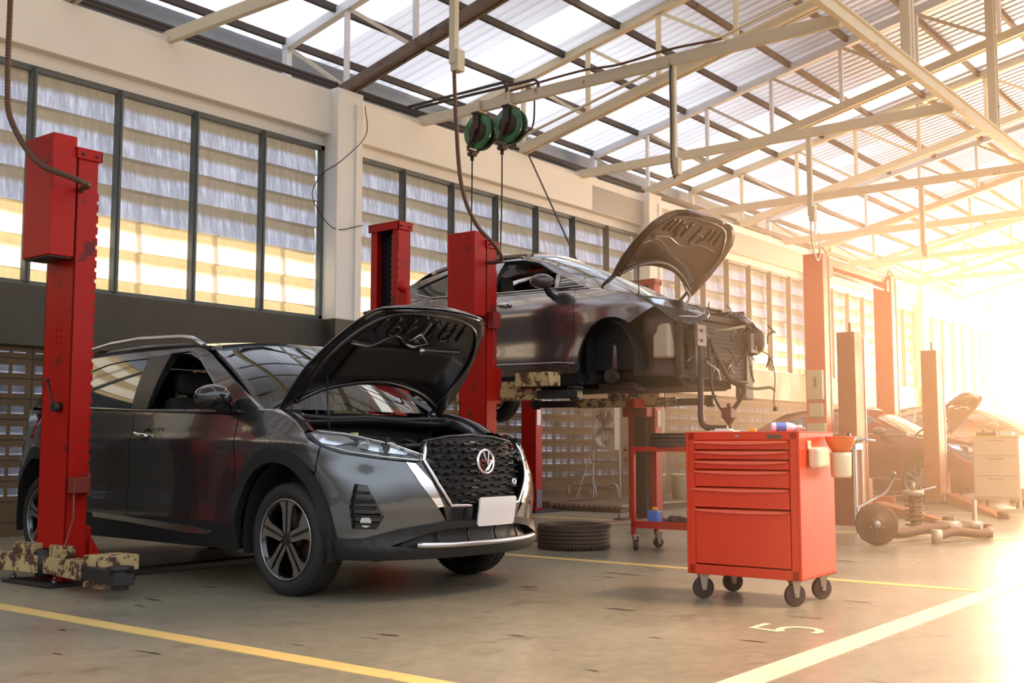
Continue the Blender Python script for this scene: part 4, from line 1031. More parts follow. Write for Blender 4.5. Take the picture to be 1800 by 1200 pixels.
def strip_front(c):
    """what the missing bumper and wheels leave showing"""
    br = mat('grimy_brown_metal', (.085, .05, .034), .55, metal=.4, noise=.5, nscale=9)
    f = MB(); f.box(.56, .64, -.66, .66, .74, .80); f.box(.56, .62, -.66, .66, .18, .26); f.box(.56, .62, -.66, -.60, .2, .78); f.box(.56, .62, .60, .66, .2, .78); f.box(.57, .61, -.03, .03, .2, .78)
    f.build('radiator_support', br, c, bevel=.008)
    r = MB().box(.60, .655, -.46, .50, .20, .72).build('radiator', mat('radiator_core', (.06, .038, .028), .7, noise=.3, nscale=30), c)
    q = MB()
    for k in range(12): q.box(.655, .66, -.44, .48, .23 + .04 * k, .235 + .04 * k)
    q.box(.60, .68, -.50, -.46, .2, .72).box(.60, .68, .50, .54, .2, .72); q.build('core_fins', mat('dull_fins', (.16, .12, .09), .5, metal=.5), r)
    for s_ in (-1, 1):
        MB().box(.30, .74, s_ * .52 - .05, s_ * .52 + .05, .50, .62).build('chassis_rail_end', br, c, bevel=.008)
        MB().box(.73, .76, s_ * .52 - .08, s_ * .52 + .08, .47, .66).cyl((.76, s_ * .52, .52), (.775, s_ * .52, .52), .014, 8).cyl((.76, s_ * .52, .61), (.775, s_ * .52, .61), .014, 8).build('rail_flange', mat('grey_brown_plate', (.22, .17, .15), .5, metal=.5), c)
    MB().grid(lambda x, y: Vector((.30 + .26 * x, -.74 + .10 * x + .05 * math.sin(6 * y), .20 + .58 * y)), 4, 10).build('wing_liner', br, c, solid=.01)
    wb = MB().box(.36, .54, -.74, -.60, .36, .68).cyl((.45, -.67, .68), (.45, -.67, .74), .03, 12)
    wb.build('washer_bottle', mat('cream_plastic', (.50, .40, .28), .5), c, bevel=.03, seg=3)
    MB().box(.48, .60, .62, .80, .02, .50).build('inner_duct', mat('dusty_duct', (.28, .20, .15), .6), c, bevel=.02)
    MB().ball((.66, .62, .60), .17, 14, (.9, 1.0, .9)).build('far_headlamp_back', br, c)
    # front suspension in the empty arches
    for s_ in (-1, 1):
        k = thing_part('front_hub', c, (-.13, s_ * .66, .22))
        MB().cyl((0, 0, 0), (0, s_ * .05, 0), .07, 18).cyl((0, s_ * .05, 0), (0, s_ * .075, 0), .032, 14).build('hub', iron, k)
        MB().tube([(0, -s_ * .03, .06), (-.02, -s_ * .10, .50)], .032, 10).build('damper', mat('dull_steel', (.25, .2, .17), .5, metal=.7), k)
        sp_ = [(.055 * math.cos(t) - .012, -s_ * .085 + .055 * math.sin(t), .26 + .034 * t / 1.0 * .3) for t in [i * .5 for i in range(60)]]
        MB().tube(sp_, .008, 6).build('coil_spring', iron, k)
        MB().bar((0, -s_ * .02, -.05), (.06, -s_ * .34, -.06), .06, .03).build('lower_arm', iron, k, bevel=.008)
    sh = MB().box(-.62, .50, -.44, .44, .10, .16).box(-.35, .1, -.60, -.44, .08, .16); sh.build('subframe', br, c, bevel=.02)
    eng = MB().box(.20, .54, -.55, -.2, .30, .62).cyl((.30, -.58, .38), (.30, -.48, .38), .10, 18).cyl((.46, -.58, .30), (.46, -.48, .30), .055, 14)
    eng.build('gearbox', alu, c, bevel=.02)
    rnd = random.Random(3); 
    for k in range(26):
        u = .50 + rnd.random() * .34; v = -.70 + rnd.random() * 1.45; z = .16 + rnd.random() * .62
        p = [Vector((u, v, z))]
        for i in range(4): p.append(p[-1] + Vector((rnd.uniform(-.06, .07), rnd.uniform(-.12, .12), rnd.uniform(-.13, .10))))
        MB().tube(spline(p, 5), rnd.choice((.006, .008, .012)), 6).build('wiring', mat(*rnd.choice((('dark_loom', (.03, .02, .015), .6), ('brown_loom', (.10, .055, .03), .5)))) if rnd.random() < .8 else alu, c)
    # parts hanging down from the front
    MB().tube(spline([(.66, -.42, .60), (.68, -.42, .30), (.68, -.42, .0), (.68, -.42, -.20), (.72, -.40, -.27), (.82, -.36, -.28), (.90, -.33, -.28)]), .028, 12).build('hanging_hose', mat('brown_hose', (.075, .04, .028), .5), c)
    MB().tube(spline([(.70, -.28, .55), (.76, -.22, .36), (.86, -.18, .16), (.98, -.14, .10), (.94, -.16, -.02), (.88, -.20, -.12)]), .020, 10).build('hanging_hose', br, c)
    MB().tube(spline([(.70, -.30, .52), (.73, -.30, .1), (.78, -.28, -.06), (.84, -.24, -.16)]), .013, 8).build('hanging_hose', br, c)
    mt = thing_part('hanging_bracket', c, (.86, -.22, -.14))
    MB().box(-.05, .05, -.06, .06, -.05, .05).cyl((0, 0, .05), (0, 0, .09), .02, 10).prism([(-.05, -.05), (.05, -.05), (.0, -.12)], -.03, .03, Matrix.Rotation(R(90), 4, 'X')).build('bracket_body', mat('red_brown_bracket', (.22, .05, .03), .5), mt, bevel=.008)
    MB().tube(spline([(.0, 0, -.06), (.01, .0, -.13), (.03, .02, -.20), (.05, .02, -.22)]), .010, 8).ball((.05, .02, -.23), .022, 8).build('bracket_wire', br, mt)
    MB().tube(spline([(.70, .66, .52), (.82, .70, .45), (.86, .74, .25), (.84, .74, .0), (.86, .74, -.06)]), .006, 6).box(.84, .88, .72, .76, -.10, -.06).build('dangling_lead', br, c)
    MB().tube(spline([(.62, .5, .15), (.74, .55, .12), (.86, .62, .13), (.90, .66, .10)]), .014, 8).build('hanging_hose', mat('dusty_hose', (.35, .27, .12), .6), c)
    MB().tube([(.70, -.28, .62), (.86, -.20, .64), (.98, -.10, .67)], .012, 8).build('pale_pipe', mat('pale_pipe', (.5, .42, .28), .5), c)
    MB().tube([(.40, -.60, -.0 + .16), (.41, -.61, -.10)], .005, 6).build('dangling_lead', br, c)
lx, ly = -math.sin(R(-91)), math.cos(R(-91))
saloon('grey saloon car raised on the lift with no front bumper and its bonnet up', (8.73 + .86 * lx, 5.70 + .86 * ly, 1.32), -91, paint2, True)
saloon('dark red saloon car parked behind the brown lift posts with its bonnet up', (18.2 + .84 * lx, 5.93 + .86 * ly, 0), -91, paint3, False, .97)
# ================================================================ lifts
red = mat('red_lift_paint', (.40, .007, .003), .45, noise=.16, nscale=3, dark=(.13, .012, .010), dscale=4, damt=.42, bump=.05, spec=.3)
red_or = mat('orange_red_lift_paint', (.78, .05, .012), .45, noise=.08)
brown_lift = mat('brown_lift_paint', (.46, .12, .04), .5, noise=.1)
cream_arm = mat('chipped_cream_paint', (.48, .36, .16), .6, dark=(.09, .035, .025), dscale=11, damt=.50, noise=.1)
black_st = mat('oily_black_steel', (.02, .017, .015), .5, noise=.4, nscale=8, bump=.1)
dark_ch = mat('dark_channel', (.018, .010, .012), .7)
def post(name, lab, loc, face, W=.34, D=.15, Hh=2.82, m=None, box=False, cap=True, rack=True, group=None, cat='lift post'):
    """channel post; face=+1 opens towards +X. loc = the low -X,-Y corner"""
    m = m or red
    t = thing(name, lab, cat, loc, 0, group)
    X = (lambda x: x) if face > 0 else (lambda x: D - x)
    def bx(mb, a, b, *r): a, b = sorted((X(a), X(b))); return mb.box(a, b, *r)
    c = MB(); bx(c, 0, .012, 0, W, 0.02, Hh); bx(c, 0, D, 0, .012, .02, Hh); bx(c, 0, D, W - .012, W, .02, Hh)
    bx(c, D - .012, D, .012, .075, .02, Hh); bx(c, D - .012, D, W - .075, W - .012, .02, Hh)
    c.build('column', m, t, bevel=.004)
    i = MB(); bx(i, .014, .03, .02, W - .02, .05, Hh - .02)
    i.build('slide_channel', dark_ch, t)
    if rack:
        r = MB(); bx(r, .03, .05, W * .40, W * .52, .1, Hh - .06); k = 0
        z = .12
        while z < Hh - .1: bx(r, .05, .062, W * .41, W * .51, z, z + .022); z += .05
        r.build('locking_rack', mat('rack_steel', (.22, .20, .19), .4, metal=.8), t)
        e = MB(); z = .7
        while z < Hh - .25: bx(e, D, D + .010, -.0, .012, z, z + .05); z += .075
        e.build('edge_teeth', m, t)
        bx(MB(), 0, 0, 0, 0, 0, 0)
    if cap:
        cp = MB(); bx(cp, -.02, D + .02, -.02, W + .02, Hh, Hh + .012); bx(cp, -.012, D + .018, -.018, -.004, Hh - .06, Hh + .01); bx(cp, D + .006, D + .018, -.018, W + .018, Hh - .06, Hh + .01)
        cp.build('top_cap', m, t, bevel=.003)
        b = MB()
        for x in (.03, D - .02): b.cyl((X(x), -.018, Hh - .03), (X(x), -.030, Hh - .03), .010, 8)
        b.build('cap_bolt', black_st, t)
    if box:
        q = MB(); bx(q, -.175, -.006, -.0, W, 2.10, Hh + .08)
        q.build('head_cover', m, t, bevel=.006)
        u = MB(); bx(u, -.165, -.016, .012, W - .012, 2.09, 2.10); u.build('cover_underside', black_st, t)
    # bolt pattern and release lever on the outer face
    bl = MB()
    for j in range(3):
        for k in range(2): bl.cyl((X(0), W * .40 + .05 * k, 1.55 + .045 * j), (X(-.006), W * .40 + .05 * k, 1.55 + .045 * j), .010, 8)
    if face > 0: bl.build('bolts', m, t)
    b = MB(); b.box(-.16, D + .30 if face > 0 else D + .16, -.12, W + .12, 0, .02)
    b.build('base_plate', black_st, t, bevel=.004)
    n = MB()
    for x, y in ((-.1, -.08), (-.1, W + .08), (D + .08, -.08), (D + .08, W + .08)): n.cyl((x, y, .02), (x, y, .045), .018, 6).cyl((x, y, .045), (x, y, .065), .009, 8)
    n.build('anchor_bolt', mat('bolt_steel', (.16, .13, .11), .4, metal=.8), t)
    return t
def lever(t, y, z, x=-.005):
    l = MB(); l.cyl((x, y, z), (x - .05, y, z), .032, 14).tube([(x - .045, y, z), (x - .045, y + .01, z + .02), (x - .055, y + .06, z + .17)], .007, 8).ball((x - .055, y + .062, z + .175), .014, 10)
    l.build('release_lever', black_st, t)
def arm(t, x, z, ang, L, name='arm', pad=True, sx=1, cm=None):
    """telescopic arm from the carriage, ang measured from -Y towards +X"""
    a = thing_part(name, t, (x, .17, z)); a.rotation_euler = (0, 0, ang)
    cm = cm or cream_arm
    MB().cyl((0, 0, -.08), (0, 0, .10), .06, 16).build('pivot', black_st, a)
    MB().prism([(-.075, 0), (.075, 0), (.06, -.55 * L), (-.06, -.55 * L)], -.05, .06).prism([(-.05, -.08), (.05, -.08), (.045, -.28), (-.045, -.34)], .06, .13).build('outer_tube', cm, a, bevel=.006)
    MB().box(-.045, .045, -L * .92, -.5 * L, -.04, .04).build('inner_tube', black_st, a, bevel=.004)
    if pad: MB().cyl((0, -L * .95, -.06), (0, -L * .95, .05), .05, 14).cyl((0, -L * .95, .05), (0, -L * .95, .07), .075, 18).box(-.06, .06, -L, -.88 * L, -.035, .03).build('lift_pad', black_st, a, bevel=.004)
    return a
# lift at the near car
p = post('lift_post', 'near red lift post left of the grey crossover, with a cover box at its top', (3.87, 6.69, 0), 1, box=True)
lever(p, .10, 1.13)
g = MB(); g.box(-.0, .10, -.10, -.02, .58, .68).box(.10, .12, -.09, -.03, .56, .70); g.tube([(.02, -.06, .66), (.02, -.07, .42), (-.12, -.22, .26)], .008, 8).ball((-.12, -.22, .26), .016, 8)
g.build('lock_handle', mat('red_brown_handle', (.20, .03, .02), .4), p, bevel=.003)
c_ = MB(); c_.box(.15, .20, .02, .32, .05, .36); c_.prism([(0, 0), (.16, 0), (0, .26)], -.01, .01, Matrix.Translation((.17, -.01, .05)) @ Matrix.Rotation(R(90), 4, 'X')); c_.build('carriage', red, p, bevel=.006)
arm(p, .02, .12, R(-10), 1.15); arm(p, -.02, .12, R(187), 1.1)
q_ = MB().box(-.10, .14, -.62, -.40, .13, .22); q_.box(-.105, -.08, -.61, -.41, .03, .215); q_.build('arm_stop', cream_arm, p, bevel=.004)
p = post('lift_post', 'open-fronted red lift post with a black toothed channel, behind the crossover', (6.91, 6.716, 0), -1)
MB().box(-.16, 0, .02, .32, .05, .40).build('carriage', red, p, bevel=.006)
arm(p, -.06, .14, R(6), 1.0); arm(p, -.06, .14, R(172), 1.0)
MB().box(-.05, .0, -.16, -.02, 2.02, 2.20).ball((-.04, -.09, 2.24), .05, 10).build('side_box', red, p, bevel=.02)
# lift under the raised saloon
p = post('lift_post', 'red lift post with a cover box directly in front of the raised saloon', (8.09, 6.70, 0), 1, box=True)
lever(p, .10, 1.02)
MB().box(.15, .26, .02, .32, 1.28, 1.62).build('carriage', red, p, bevel=.006)
MB().box(.0, .09, -.09, -.02, 1.98, 2.14).box(.09, .11, -.09, -.03, 2.0, 2.12).tube([(.03, -.06, 2.0), (.03, -.08, 1.80), (-.06, -.14, 1.62)], .007, 8).build('lock_handle', mat('dark_red_box', (.22, .015, .012), .4), p, bevel=.003)
arm(p, .28, 1.36, R(10), .95); arm(p, .28, 1.36, R(165), 1.3)
MB().box(.16, .34, -.62, -.22, 1.43, 1.56).build('arm_stop', cream_arm, p, bevel=.006)
p = post('lift_post', 'far red lift post behind the open bonnet of the raised saloon', (11.43, 6.864, 0), -1, W=.38, Hh=2.86)
MB().box(-.16, 0, .02, .36, 1.22, 1.62).build('carriage', red, p, bevel=.006)
arm(p, -.2, 1.38, R(8), 1.0); arm(p, -.2, 1.38, R(195), 1.3)
MB().box(-.46, -.06, .0, .12, 1.32, 1.42).build('arm_beam', red, p)
MB().box(.04, .12, -.006, 0, 1.10, 1.30).build('notice', mat('pale_notice', (.6, .5, .35), .6), p)
p = post('lift_post', 'dark red post with a white strip and blue foot under the raised saloon', (11.90, 9.0, 0), 1, W=.24, D=.15, rack=False)
MB().box(.03, .11, -.006, 0, 1.15, 1.52).build('white_strip', mat('white_tape', (.8, .8, .8), .5), p)
MB().box(.02, .13, -.006, 0, .06, .30).build('blue_patch', mat('faded_blue_paint', (.14, .16, .22), .6), p)
# brown pair
for nm, loc in (('orange-brown lift post behind the red tool cabinet, with a rod on top', (14.0, 5.42, 0)), ('smaller orange-brown lift post in the haze in front of the red car', (17.5, 5.49, 0))):
    t = thing('lift_post', nm, 'lift post', loc, 0, 'orange-brown lift posts')
    MB().box(0, .30, 0, .24, .02, 2.35).box(.30, .37, .0, .02, .02, 2.33).box(.30, .37, .22, .24, .02, 2.33).build('column', brown_lift, t, bevel=.006)
    MB().box(.315, .325, -.008, .0, .03, 2.3).build('chrome_guide', silver, t)
    MB().box(.14, .17, .10, .13, 2.35, 2.48).build('top_rod', brown_lift, t)
    MB().box(-.15, .55, -.1, .34, 0, .02).build('base_plate', black_st, t)
    MB().box(.30, .50, .0, .24, .05, .45).build('carriage', brown_lift, t, bevel=.006)
# overhead lift
t = thing('overhead_lift', 'tall orange-red gantry lift with two posts joined by a crossbar overhead', 'car lift', (17.27, 7.18, 0))
for i, (x, f) in enumerate(((0, 1), (3.15, -1))):
    MB().box(x, x + .30, 0, .34, 0, 4.02).build('post', red_or, t, bevel=.01)
    MB().box(x + .22, x + .236, -.008, 0, .1, 3.98).build('post_groove', mat('brown_groove', (.25, .08, .03), .6), t)
    MB().box(x - .1, x + .4, -.1, .44, 0, .02).build('base_plate', black_st, t)
    MB().tube(spline([(x + .1, .1, 4.02), (x + .05, .05, 4.14), (x + .3, .15, 4.20), (x + .5, .1, 4.05)]), .018, 8).build('top_hose', cream_line, t)
MB().box(.28, 3.17, .06, .26, 3.86, 4.0).build('crossbar', red_or, t, bevel=.008)
MB().tube([(.30, .08, 3.74), (3.15, .08, 3.74)], .022, 8).tube([(.32, .14, 3.79), (3.15, .14, 3.79)], .015, 8).build('shutoff_bar', steel_cream, t)
MB().box(.30, .42, .0, .14, 3.66, 3.84).build('bar_bracket', red_or, t); MB().box(3.0, 3.15, .02, .2, 3.70, 3.92).build('bar_bracket', red_or, t)
bxm = mat('yellow_grey_box', (.55, .48, .28), .5)
s_ = MB().box(-.10, 0, .02, .28, 1.62, 2.10).build('switch_box', bxm, t, bevel=.012); MB().box(-.115, -.10, .12, .15, 1.82, 1.98).build('switch_lever', black_st, s_)
s_ = MB().box(-.08, 0, .04, .26, 1.34, 1.56).build('junction_box', bxm, t, bevel=.008)
MB().box(-.08, 0, .0, .30, .98, 1.24).box(-.09, -.08, .14, .15, .98, 1.24).build('fuse_box', bxm, t, bevel=.008)
# ================================================================ hoses, reels, things hung from the beams
hose_m = mat('brown_ribbed_hose', (.13, .06, .035), .5, noise=.2, nscale=8)
def ribbed(path, r):
    m = MB(); m.tube(path, r * .85, 10); L = 0; acc = 0
    for a, b in zip(path, path[1:]):
        a, b = Vector(a), Vector(b); d = (b - a).length; acc += d
        while acc > .022:
            acc -= .022; p = b - (b - a).normalized() * acc; n = (b - a).normalized(); m.tube([p - n * .005, p + n * .005], r, 8)
    return m
def dropper(x, lab, zb, yy, long=False):
    t = thing('conduit_drop', lab, 'conduit', (x, yy, 0), 0, 'conduit drops')
    MB().bar((0, 0, 5.5 if x != 7.38 else 7.2), (0, 0, zb), .06, .07, (0, 1, 0)).bar((.035, 0, 5.5), (.035, 0, zb + .1), .012, .05, (0, 1, 0)).build('conduit', steel_cream, t, bevel=.004)
    MB().cbox((.03, -.02, zb + .03), (.10, .09, .20)).build('junction_box', steel_cream, t, bevel=.006)
    return t
dropper(7.38, 'cream conduit with a box at the top centre, feeding the middle lift post hose', 4.32, 6.5)
d = dropper(11.28, 'cream conduit hanging from the tie beam, with a black cable looped round its foot', 4.12, 6.48)
MB().tube(spline([(-.04, 0, 5.36), (-.06, 0, 5.2), (-.05, .0, 4.6), (-.06, 0, 4.2), (-.02, -.01, 4.02), (.04, -.01, 4.05), (.05, 0, 4.2)]), .012, 8).build('cable', black_pl, d)
dropper(15.2, 'cream conduit hanging from the third tie beam above the overhead lift', 4.2, 6.48)
dropper(19.3, 'far conduit drop in the haze right of the overhead lift', 4.2, 6.2)
single(MB().tube(spline([(15.2, 6.48, 4.2), (15.5, 6.6, 3.9), (16.4, 6.9, 3.75), (17.3, 7.2, 4.05)]), .012, 8), 'cable', steel_cream, 'pale cable drooping from the conduit onto the overhead lift', 'cable')
single(ribbed(spline([(3.6, 7.15, 5.9), (3.6, 7.14, 3.86), (3.6, 7.13, 3.3), (3.6, 7.06, 3.02), (3.62, 6.75, 2.70), (3.70, 6.45, 2.56), (3.78, 6.40, 2.52), (3.86, 6.60, 2.55), (3.90, 6.69, 2.55)], 10), .020), 'ribbed_hose', hose_m, 'brown ribbed hose hanging at the left edge down to the near lift post', 'hose')
single(ribbed(spline([(7.38, 6.5, 4.34), (7.38, 6.47, 3.8), (7.40, 6.42, 3.2), (7.5, 6.34, 2.86), (7.7, 6.28, 2.68), (7.95, 6.40, 2.60), (8.06, 6.60, 2.60), (8.12, 6.70, 2.62)], 10), .020), 'ribbed_hose', hose_m, 'brown ribbed hose hanging from the conduit box to the middle lift post', 'hose')
# two hose reels under the second tie beam
green = mat('green_reel_paint', (.012, .13, .03), .35, coat=.4); reel_d = mat('dark_brown_reel', (.045, .02, .015), .5, noise=.3)
def reel(lab, y):
    t = thing('hose_reel', lab, 'hose reel', (11.28, y, 0), R(0), 'hose reels')
    z = 5.08; A = Matrix.Translation((0, 0, z)) @ Matrix.Rotation(R(90), 4, 'Y')
    MB().lathe([(.10, -.06), (.225, -.075), (.235, -.065), (.235, -.055), (.15, -.045)], 40, A).lathe([(.15, .045), (.235, .055), (.235, .065), (.225, .075), (.10, .06)], 40, A).build('reel_flange', green, t, fix=True)
    MB().lathe([(.0, -.078), (.145, -.078), (.145, -.05), (.06, -.05), (.06, .05), (.145, .05), (.145, .078), (0, .078)], 32, A).build('reel_drum', reel_d, t)
    h = MB()
    for k in range(5): h.lathe([(.20 + .012 * math.cos(a), -.042 + .021 * k + .010 * math.sin(a)) for a in [i * PI / 4 for i in range(8)]], 32, A, close=True)
    h.build('wound_hose', black_pl, t)
    b = MB(); b.box(-.13, .13, -.06, .06, z + .235, z + .26); b.box(-.11, -.085, -.05, .05, z + .02, z + .24); b.box(.085, .11, -.05, .05, z + .02, z + .24); b.bar((-.11, 0, z), (-.11, .13, z - .22), .03, .04); b.bar((.10, 0, z), (.10, .13, z - .22), .03, .04); b.box(-.11, .10, .11, .15, z - .25, z - .22)
    b.cyl((-.14, 0, z), (.14, 0, z), .025, 12)
    b.build('bracket', reel_d, t, bevel=.003)
    MB().box(-.08, .08, -.045, .045, z + .26, 5.52).build('hanger_block', steel_cream, t, bevel=.004)
    g = MB(); g.box(-.05, .05, .10, .19, z - .30, z - .25).cyl((0, .145, z - .36), (0, .145, z - .30), .025, 10); g.build('hose_guide', reel_d, t)
    MB().tube(spline([(0, .145, z - .34), (.0, .15, z - 1.0), (-.02, .16, z - 1.8), (-.03, .16, z - 2.6)]), .010, 8).build('hose_drop', black_pl, t)
    MB().tube(spline([(.10, -.32, z + .42), (.10, -.30, z + .0), (.05, -.22, z - .12), (.0, -.10, z - .22)]), .012, 8).build('feed_hose', reel_d, t)
    return t
reel('green hose reel on the tie beam, left one of the two', 9.45); reel('green hose reel on the tie beam, right one of the two', 8.93)
for i, (y, lab) in enumerate(((8.95, 'dark air pipe running out from the wall to the left hose reel'), (8.55, 'dark air pipe running out from the wall to the right hose reel'))):
    x = 11.20 + .16 * i; single(MB().tube([(x, 10.75, 5.66 + .02 * i), (x, y + .05, 5.66), (x + .02, y, 5.62), (x + .02, y, 5.42)], .022, 8), 'air_pipe', steel_dark, lab, 'pipe')
single(MB().tube(spline([(11.22, 8.9, 5.53), (11.22, 7.8, 5.56), (11.22, 7.2, 5.52), (11.22, 6.5, 5.55), (11.22, 5.8, 5.52)]), .016, 8), 'beam_cable', hose_m, 'dark cable lying along the tie beam right of the hose reels', 'cable')
single(MB().tube([(13.66, 10.45, 5.42), (11.98, 8.0, 2.6)], .013, 8), 'slack_cable', steel_dark, 'dark cable slanting from the wall beam down behind the raised saloon', 'cable')
single(MB().tube(spline([(9.98, 10.33, 5.3), (9.97, 10.3, 4.9), (9.6, 10.35, 4.5), (9.45, 10.55, 4.32), (9.3, 10.55, 4.0), (9.52, 10.4, 3.62), (9.98, 10.33, 3.72)]), .006, 6), 'thin_wire', black_pl, 'thin loose wire looped beside the white wall column', 'wire')
single(MB().tube([(12.9, 3.5, 7.9), (12.86, 3.5, 7.5), (12.8, 3.55, 7.3)], .014, 6), 'cable_end', hose_m, 'short brown cable end hanging below the roof near the long beam', 'cable')

# ================================================================ tool cabinet
tool_red = mat('bright_red_enamel', (.72, .042, .006), .40, coat=.2, coatr=.15)
cast_fork = mat('zinc_fork', (.42, .33, .24), .4, metal=.7); wheel_br = mat('brown_black_wheel', (.06, .032, .022), .5)
def caster(parent, x, y, ang, r=.062, zt=.145):
    c = thing_part('caster', parent, (x, y, 0)); c.rotation_euler = (0, 0, ang)
    MB().cyl((0, -.014, r), (0, .014, r), r, 28).build('caster_wheel', wheel_br, c, bevel=.005)
    f = MB(); f.box(-.03, .03, -.028, .028, zt - .012, zt)
    for s in (-1, 1): f.prism([(-.028, zt), (.028, zt), (.012, r - .012), (-.012, r - .012)], s * .020 - .003, s * .020 + .003, Matrix.Rotation(R(90), 4, 'X') ); f.cyl((0, s * .022, r), (0, s * .028, r), .012, 10)
    f.build('caster_fork', cast_fork, c)
    return c
t = thing('tool_cabinet', 'red rolling tool cabinet with six drawers on black casters in the foreground', 'tool cabinet', (5.80, 2.573, 0), R(1.0))
Wc, Dc, z0, z1 = .70, .50, .145, .955   # width along +Y, depth along +X, front faces -X
sh = MB(); sh.box(.012, Dc, 0, Wc, z0, z0 + .02); sh.box(.0, Dc, 0, .018, z0, z1); sh.box(.0, Dc, Wc - .018, Wc, z0, z1); sh.box(Dc - .012, Dc, 0, Wc, z0, z1)
sh.box(0, .02, .018, .058, z0, z1); sh.box(0, .02, Wc - .058, Wc - .018, z0, z1); sh.box(0, .02, .018, Wc - .018, z1 - .045, z1); sh.box(0, .02, .018, Wc - .018, z0, z0 + .055)
sh.box(-.002, Dc + .002, -.002, Wc + .002, z1 - .004, z1 + .004)
sh.build('cabinet_body', tool_red, t, bevel=.004)
dr = [(.905, .855), (.850, .80), (.795, .745), (.740, .64), (.635, .525), (.518, .205)]
edge_m = mat('orange_red_pull', (.80, .10, .03), .3, coat=.3)
dr = [(.908, .868), (.862, .812), (.806, .756), (.750, .652), (.646, .532), (.524, .205)]
dr = [(.908, .858), (.852, .802), (.796, .746), (.740, .646), (.640, .528), (.520, .207)]
for k, (a, b) in enumerate(dr):
    w0, w1 = (.062, Wc - .062) if k != 4 else (.064, Wc - .045)
    d = MB().box(-.006, .30, w0, w1, b, a).build('drawer', tool_red, t, bevel=.003)
    pl = MB(); n = 14
    vs = []
    for i in range(n + 1):
        y = w0 + (w1 - w0) * i / n; sag = .010 * math.sin(PI * i / n)
        vs += [(-.006, y, a), (-.024, y, a - .006), (-.026, y, a - .012 - sag), (-.006, y, a - .014 - sag)]
    pl.add(vs, [(4 * i + j, 4 * i + (j + 1) % 4, 4 * i + 4 + (j + 1) % 4, 4 * i + 4 + j) for i in range(n) for j in range(4)])
    pl.build('drawer_pull', edge_m, d)
MB().cyl((-.0, Wc * .50 + .02, z1 - .022), (-.008, Wc * .50 + .02, z1 - .022), .009, 16).build('lock', chrome, t)
MB().box(-.003, 0, .10, .19, z1 - .036, z1 - .014).build('maker_label', mat('dark_olive_label', (.14, .09, .05), .5), t)
for x, y, a in ((.06, .07, .3), (.06, Wc - .07, .1), (Dc - .06, .07, .35), (Dc - .06, Wc - .07, .15)): caster(t, x, y, a + R(90) * .0 - .9, zt=z0)
# holders hung on the cabinet side (side facing -Y)
rot = t.rotation_euler.z
def onside(x, z, y=0):   # a point on the cabinet's right side, world
    v = Matrix.Translation((5.80, 2.573, 0)) @ Matrix.Rotation(rot, 4, 'Z') @ Vector((x, y, z)); return v
jug = mat('cream_jug_plastic', (.78, .66, .45), .5)
p0 = onside(.16, 0); h = thing('side_bin', 'cream plastic jug cut open and hung on the side of the tool cabinet', 'bin', (p0.x, p0.y, 0), rot)
MB().box(-.06, .10, -.075, -.004, .755, .872).build('bin_body', jug, h, bevel=.022, seg=3)
MB().box(-.06, -.02, -.012, -.003, .86, .908).cyl((-.04, -.013, .892), (-.04, -.016, .892), .006, 8).build('bin_tab', jug, h, bevel=.002)
p0 = onside(.37, 0); h = thing('side_cup', 'cream cup holding an orange funnel at the corner of the tool cabinet', 'container', (p0.x, p0.y, 0), rot)
MB().lathe([(0, .70), (.050, .70), (.056, .712), (.058, .82), (.060, .842), (.055, .842), (.050, .72)], 28, Matrix.Translation((0, -.092, 0))).build('cup', jug, h)
f = thing('funnel', 'orange plastic funnel standing in the cream cup on the tool cabinet', 'funnel', (p0.x, p0.y, 0), rot)
fo_ = mat('orange_funnel', (.78, .18, .04), .4)
MB().lathe([(.012, .74), (.014, .79), (.050, .850), (.076, .895), (.086, .925), (.083, .930), (.072, .895), (.046, .853)], 40, Matrix.Translation((.0, -.092, 0))).build('funnel_body', fo_, f)
MB().lathe([(.083, .925), (.090, .929), (.083, .933)], 40, Matrix.Translation((.0, -.092, 0)), close=True).build('funnel_rim', edge_m, f)
# things on the cabinet
ZT = z1 + .005
def ontop(x, y): return Matrix.Translation((5.80, 2.573, 0)) @ Matrix.Rotation(rot, 4, 'Z') @ Vector((x, y, ZT))
b0 = ontop(.33, .22); t = thing('spray_bottle', 'white and blue bottle lying on the red tool cabinet', 'bottle', b0, R(38))
MB().lathe([(0, -.085), (.022, -.085), (.028, -.075), (.028, .02), (.020, .05), (.010, .06), (.010, .075)], 24, Matrix.Translation((0, 0, .028)) @ Matrix.Rotation(R(90), 4, 'X')).build('bottle_body', mat('white_bottle', (.85, .86, .9), .35), t)
MB().lathe([(.0285, -.06), (.0285, .0)], 24, Matrix.Translation((0, 0, .028)) @ Matrix.Rotation(R(90), 4, 'X')).build('bottle_label', mat('blue_label', (.12, .22, .62), .4), t)
MB().cyl((0, -.072, .028), (0, -.095, .028), .013, 14).build('bottle_cap', mat('white_cap', (.85, .85, .85), .4), t)
b0 = ontop(.12, .33); single(MB().box(-.012, .012, -.02, .02, 0, .02), 'yellow_block', mat('yellow_plastic', (.85, .55, .05), .4), 'small yellow plastic block on the front edge of the tool cabinet', 'block', bevel=.003).location = b0
b0 = ontop(.30, .60); single(MB().box(-.05, .05, -.08, .08, 0, .012).box(-.03, .03, -.05, .05, .012, .022), 'folded_rag', mat('white_rag', (.75, .68, .6), .9), 'crumpled white rag on the left end of the tool cabinet', 'rag', bevel=.005).location = b0
b0 = ontop(.16, .05); single(MB().tube(spline([(0, .03, .004), (.01, 0, .02), (.02, -.01, .012), (.03, .02, .004)]), .004, 6), 'spring_clip', chrome, 'small metal clip on the top corner of the tool cabinet', 'clip').location = b0

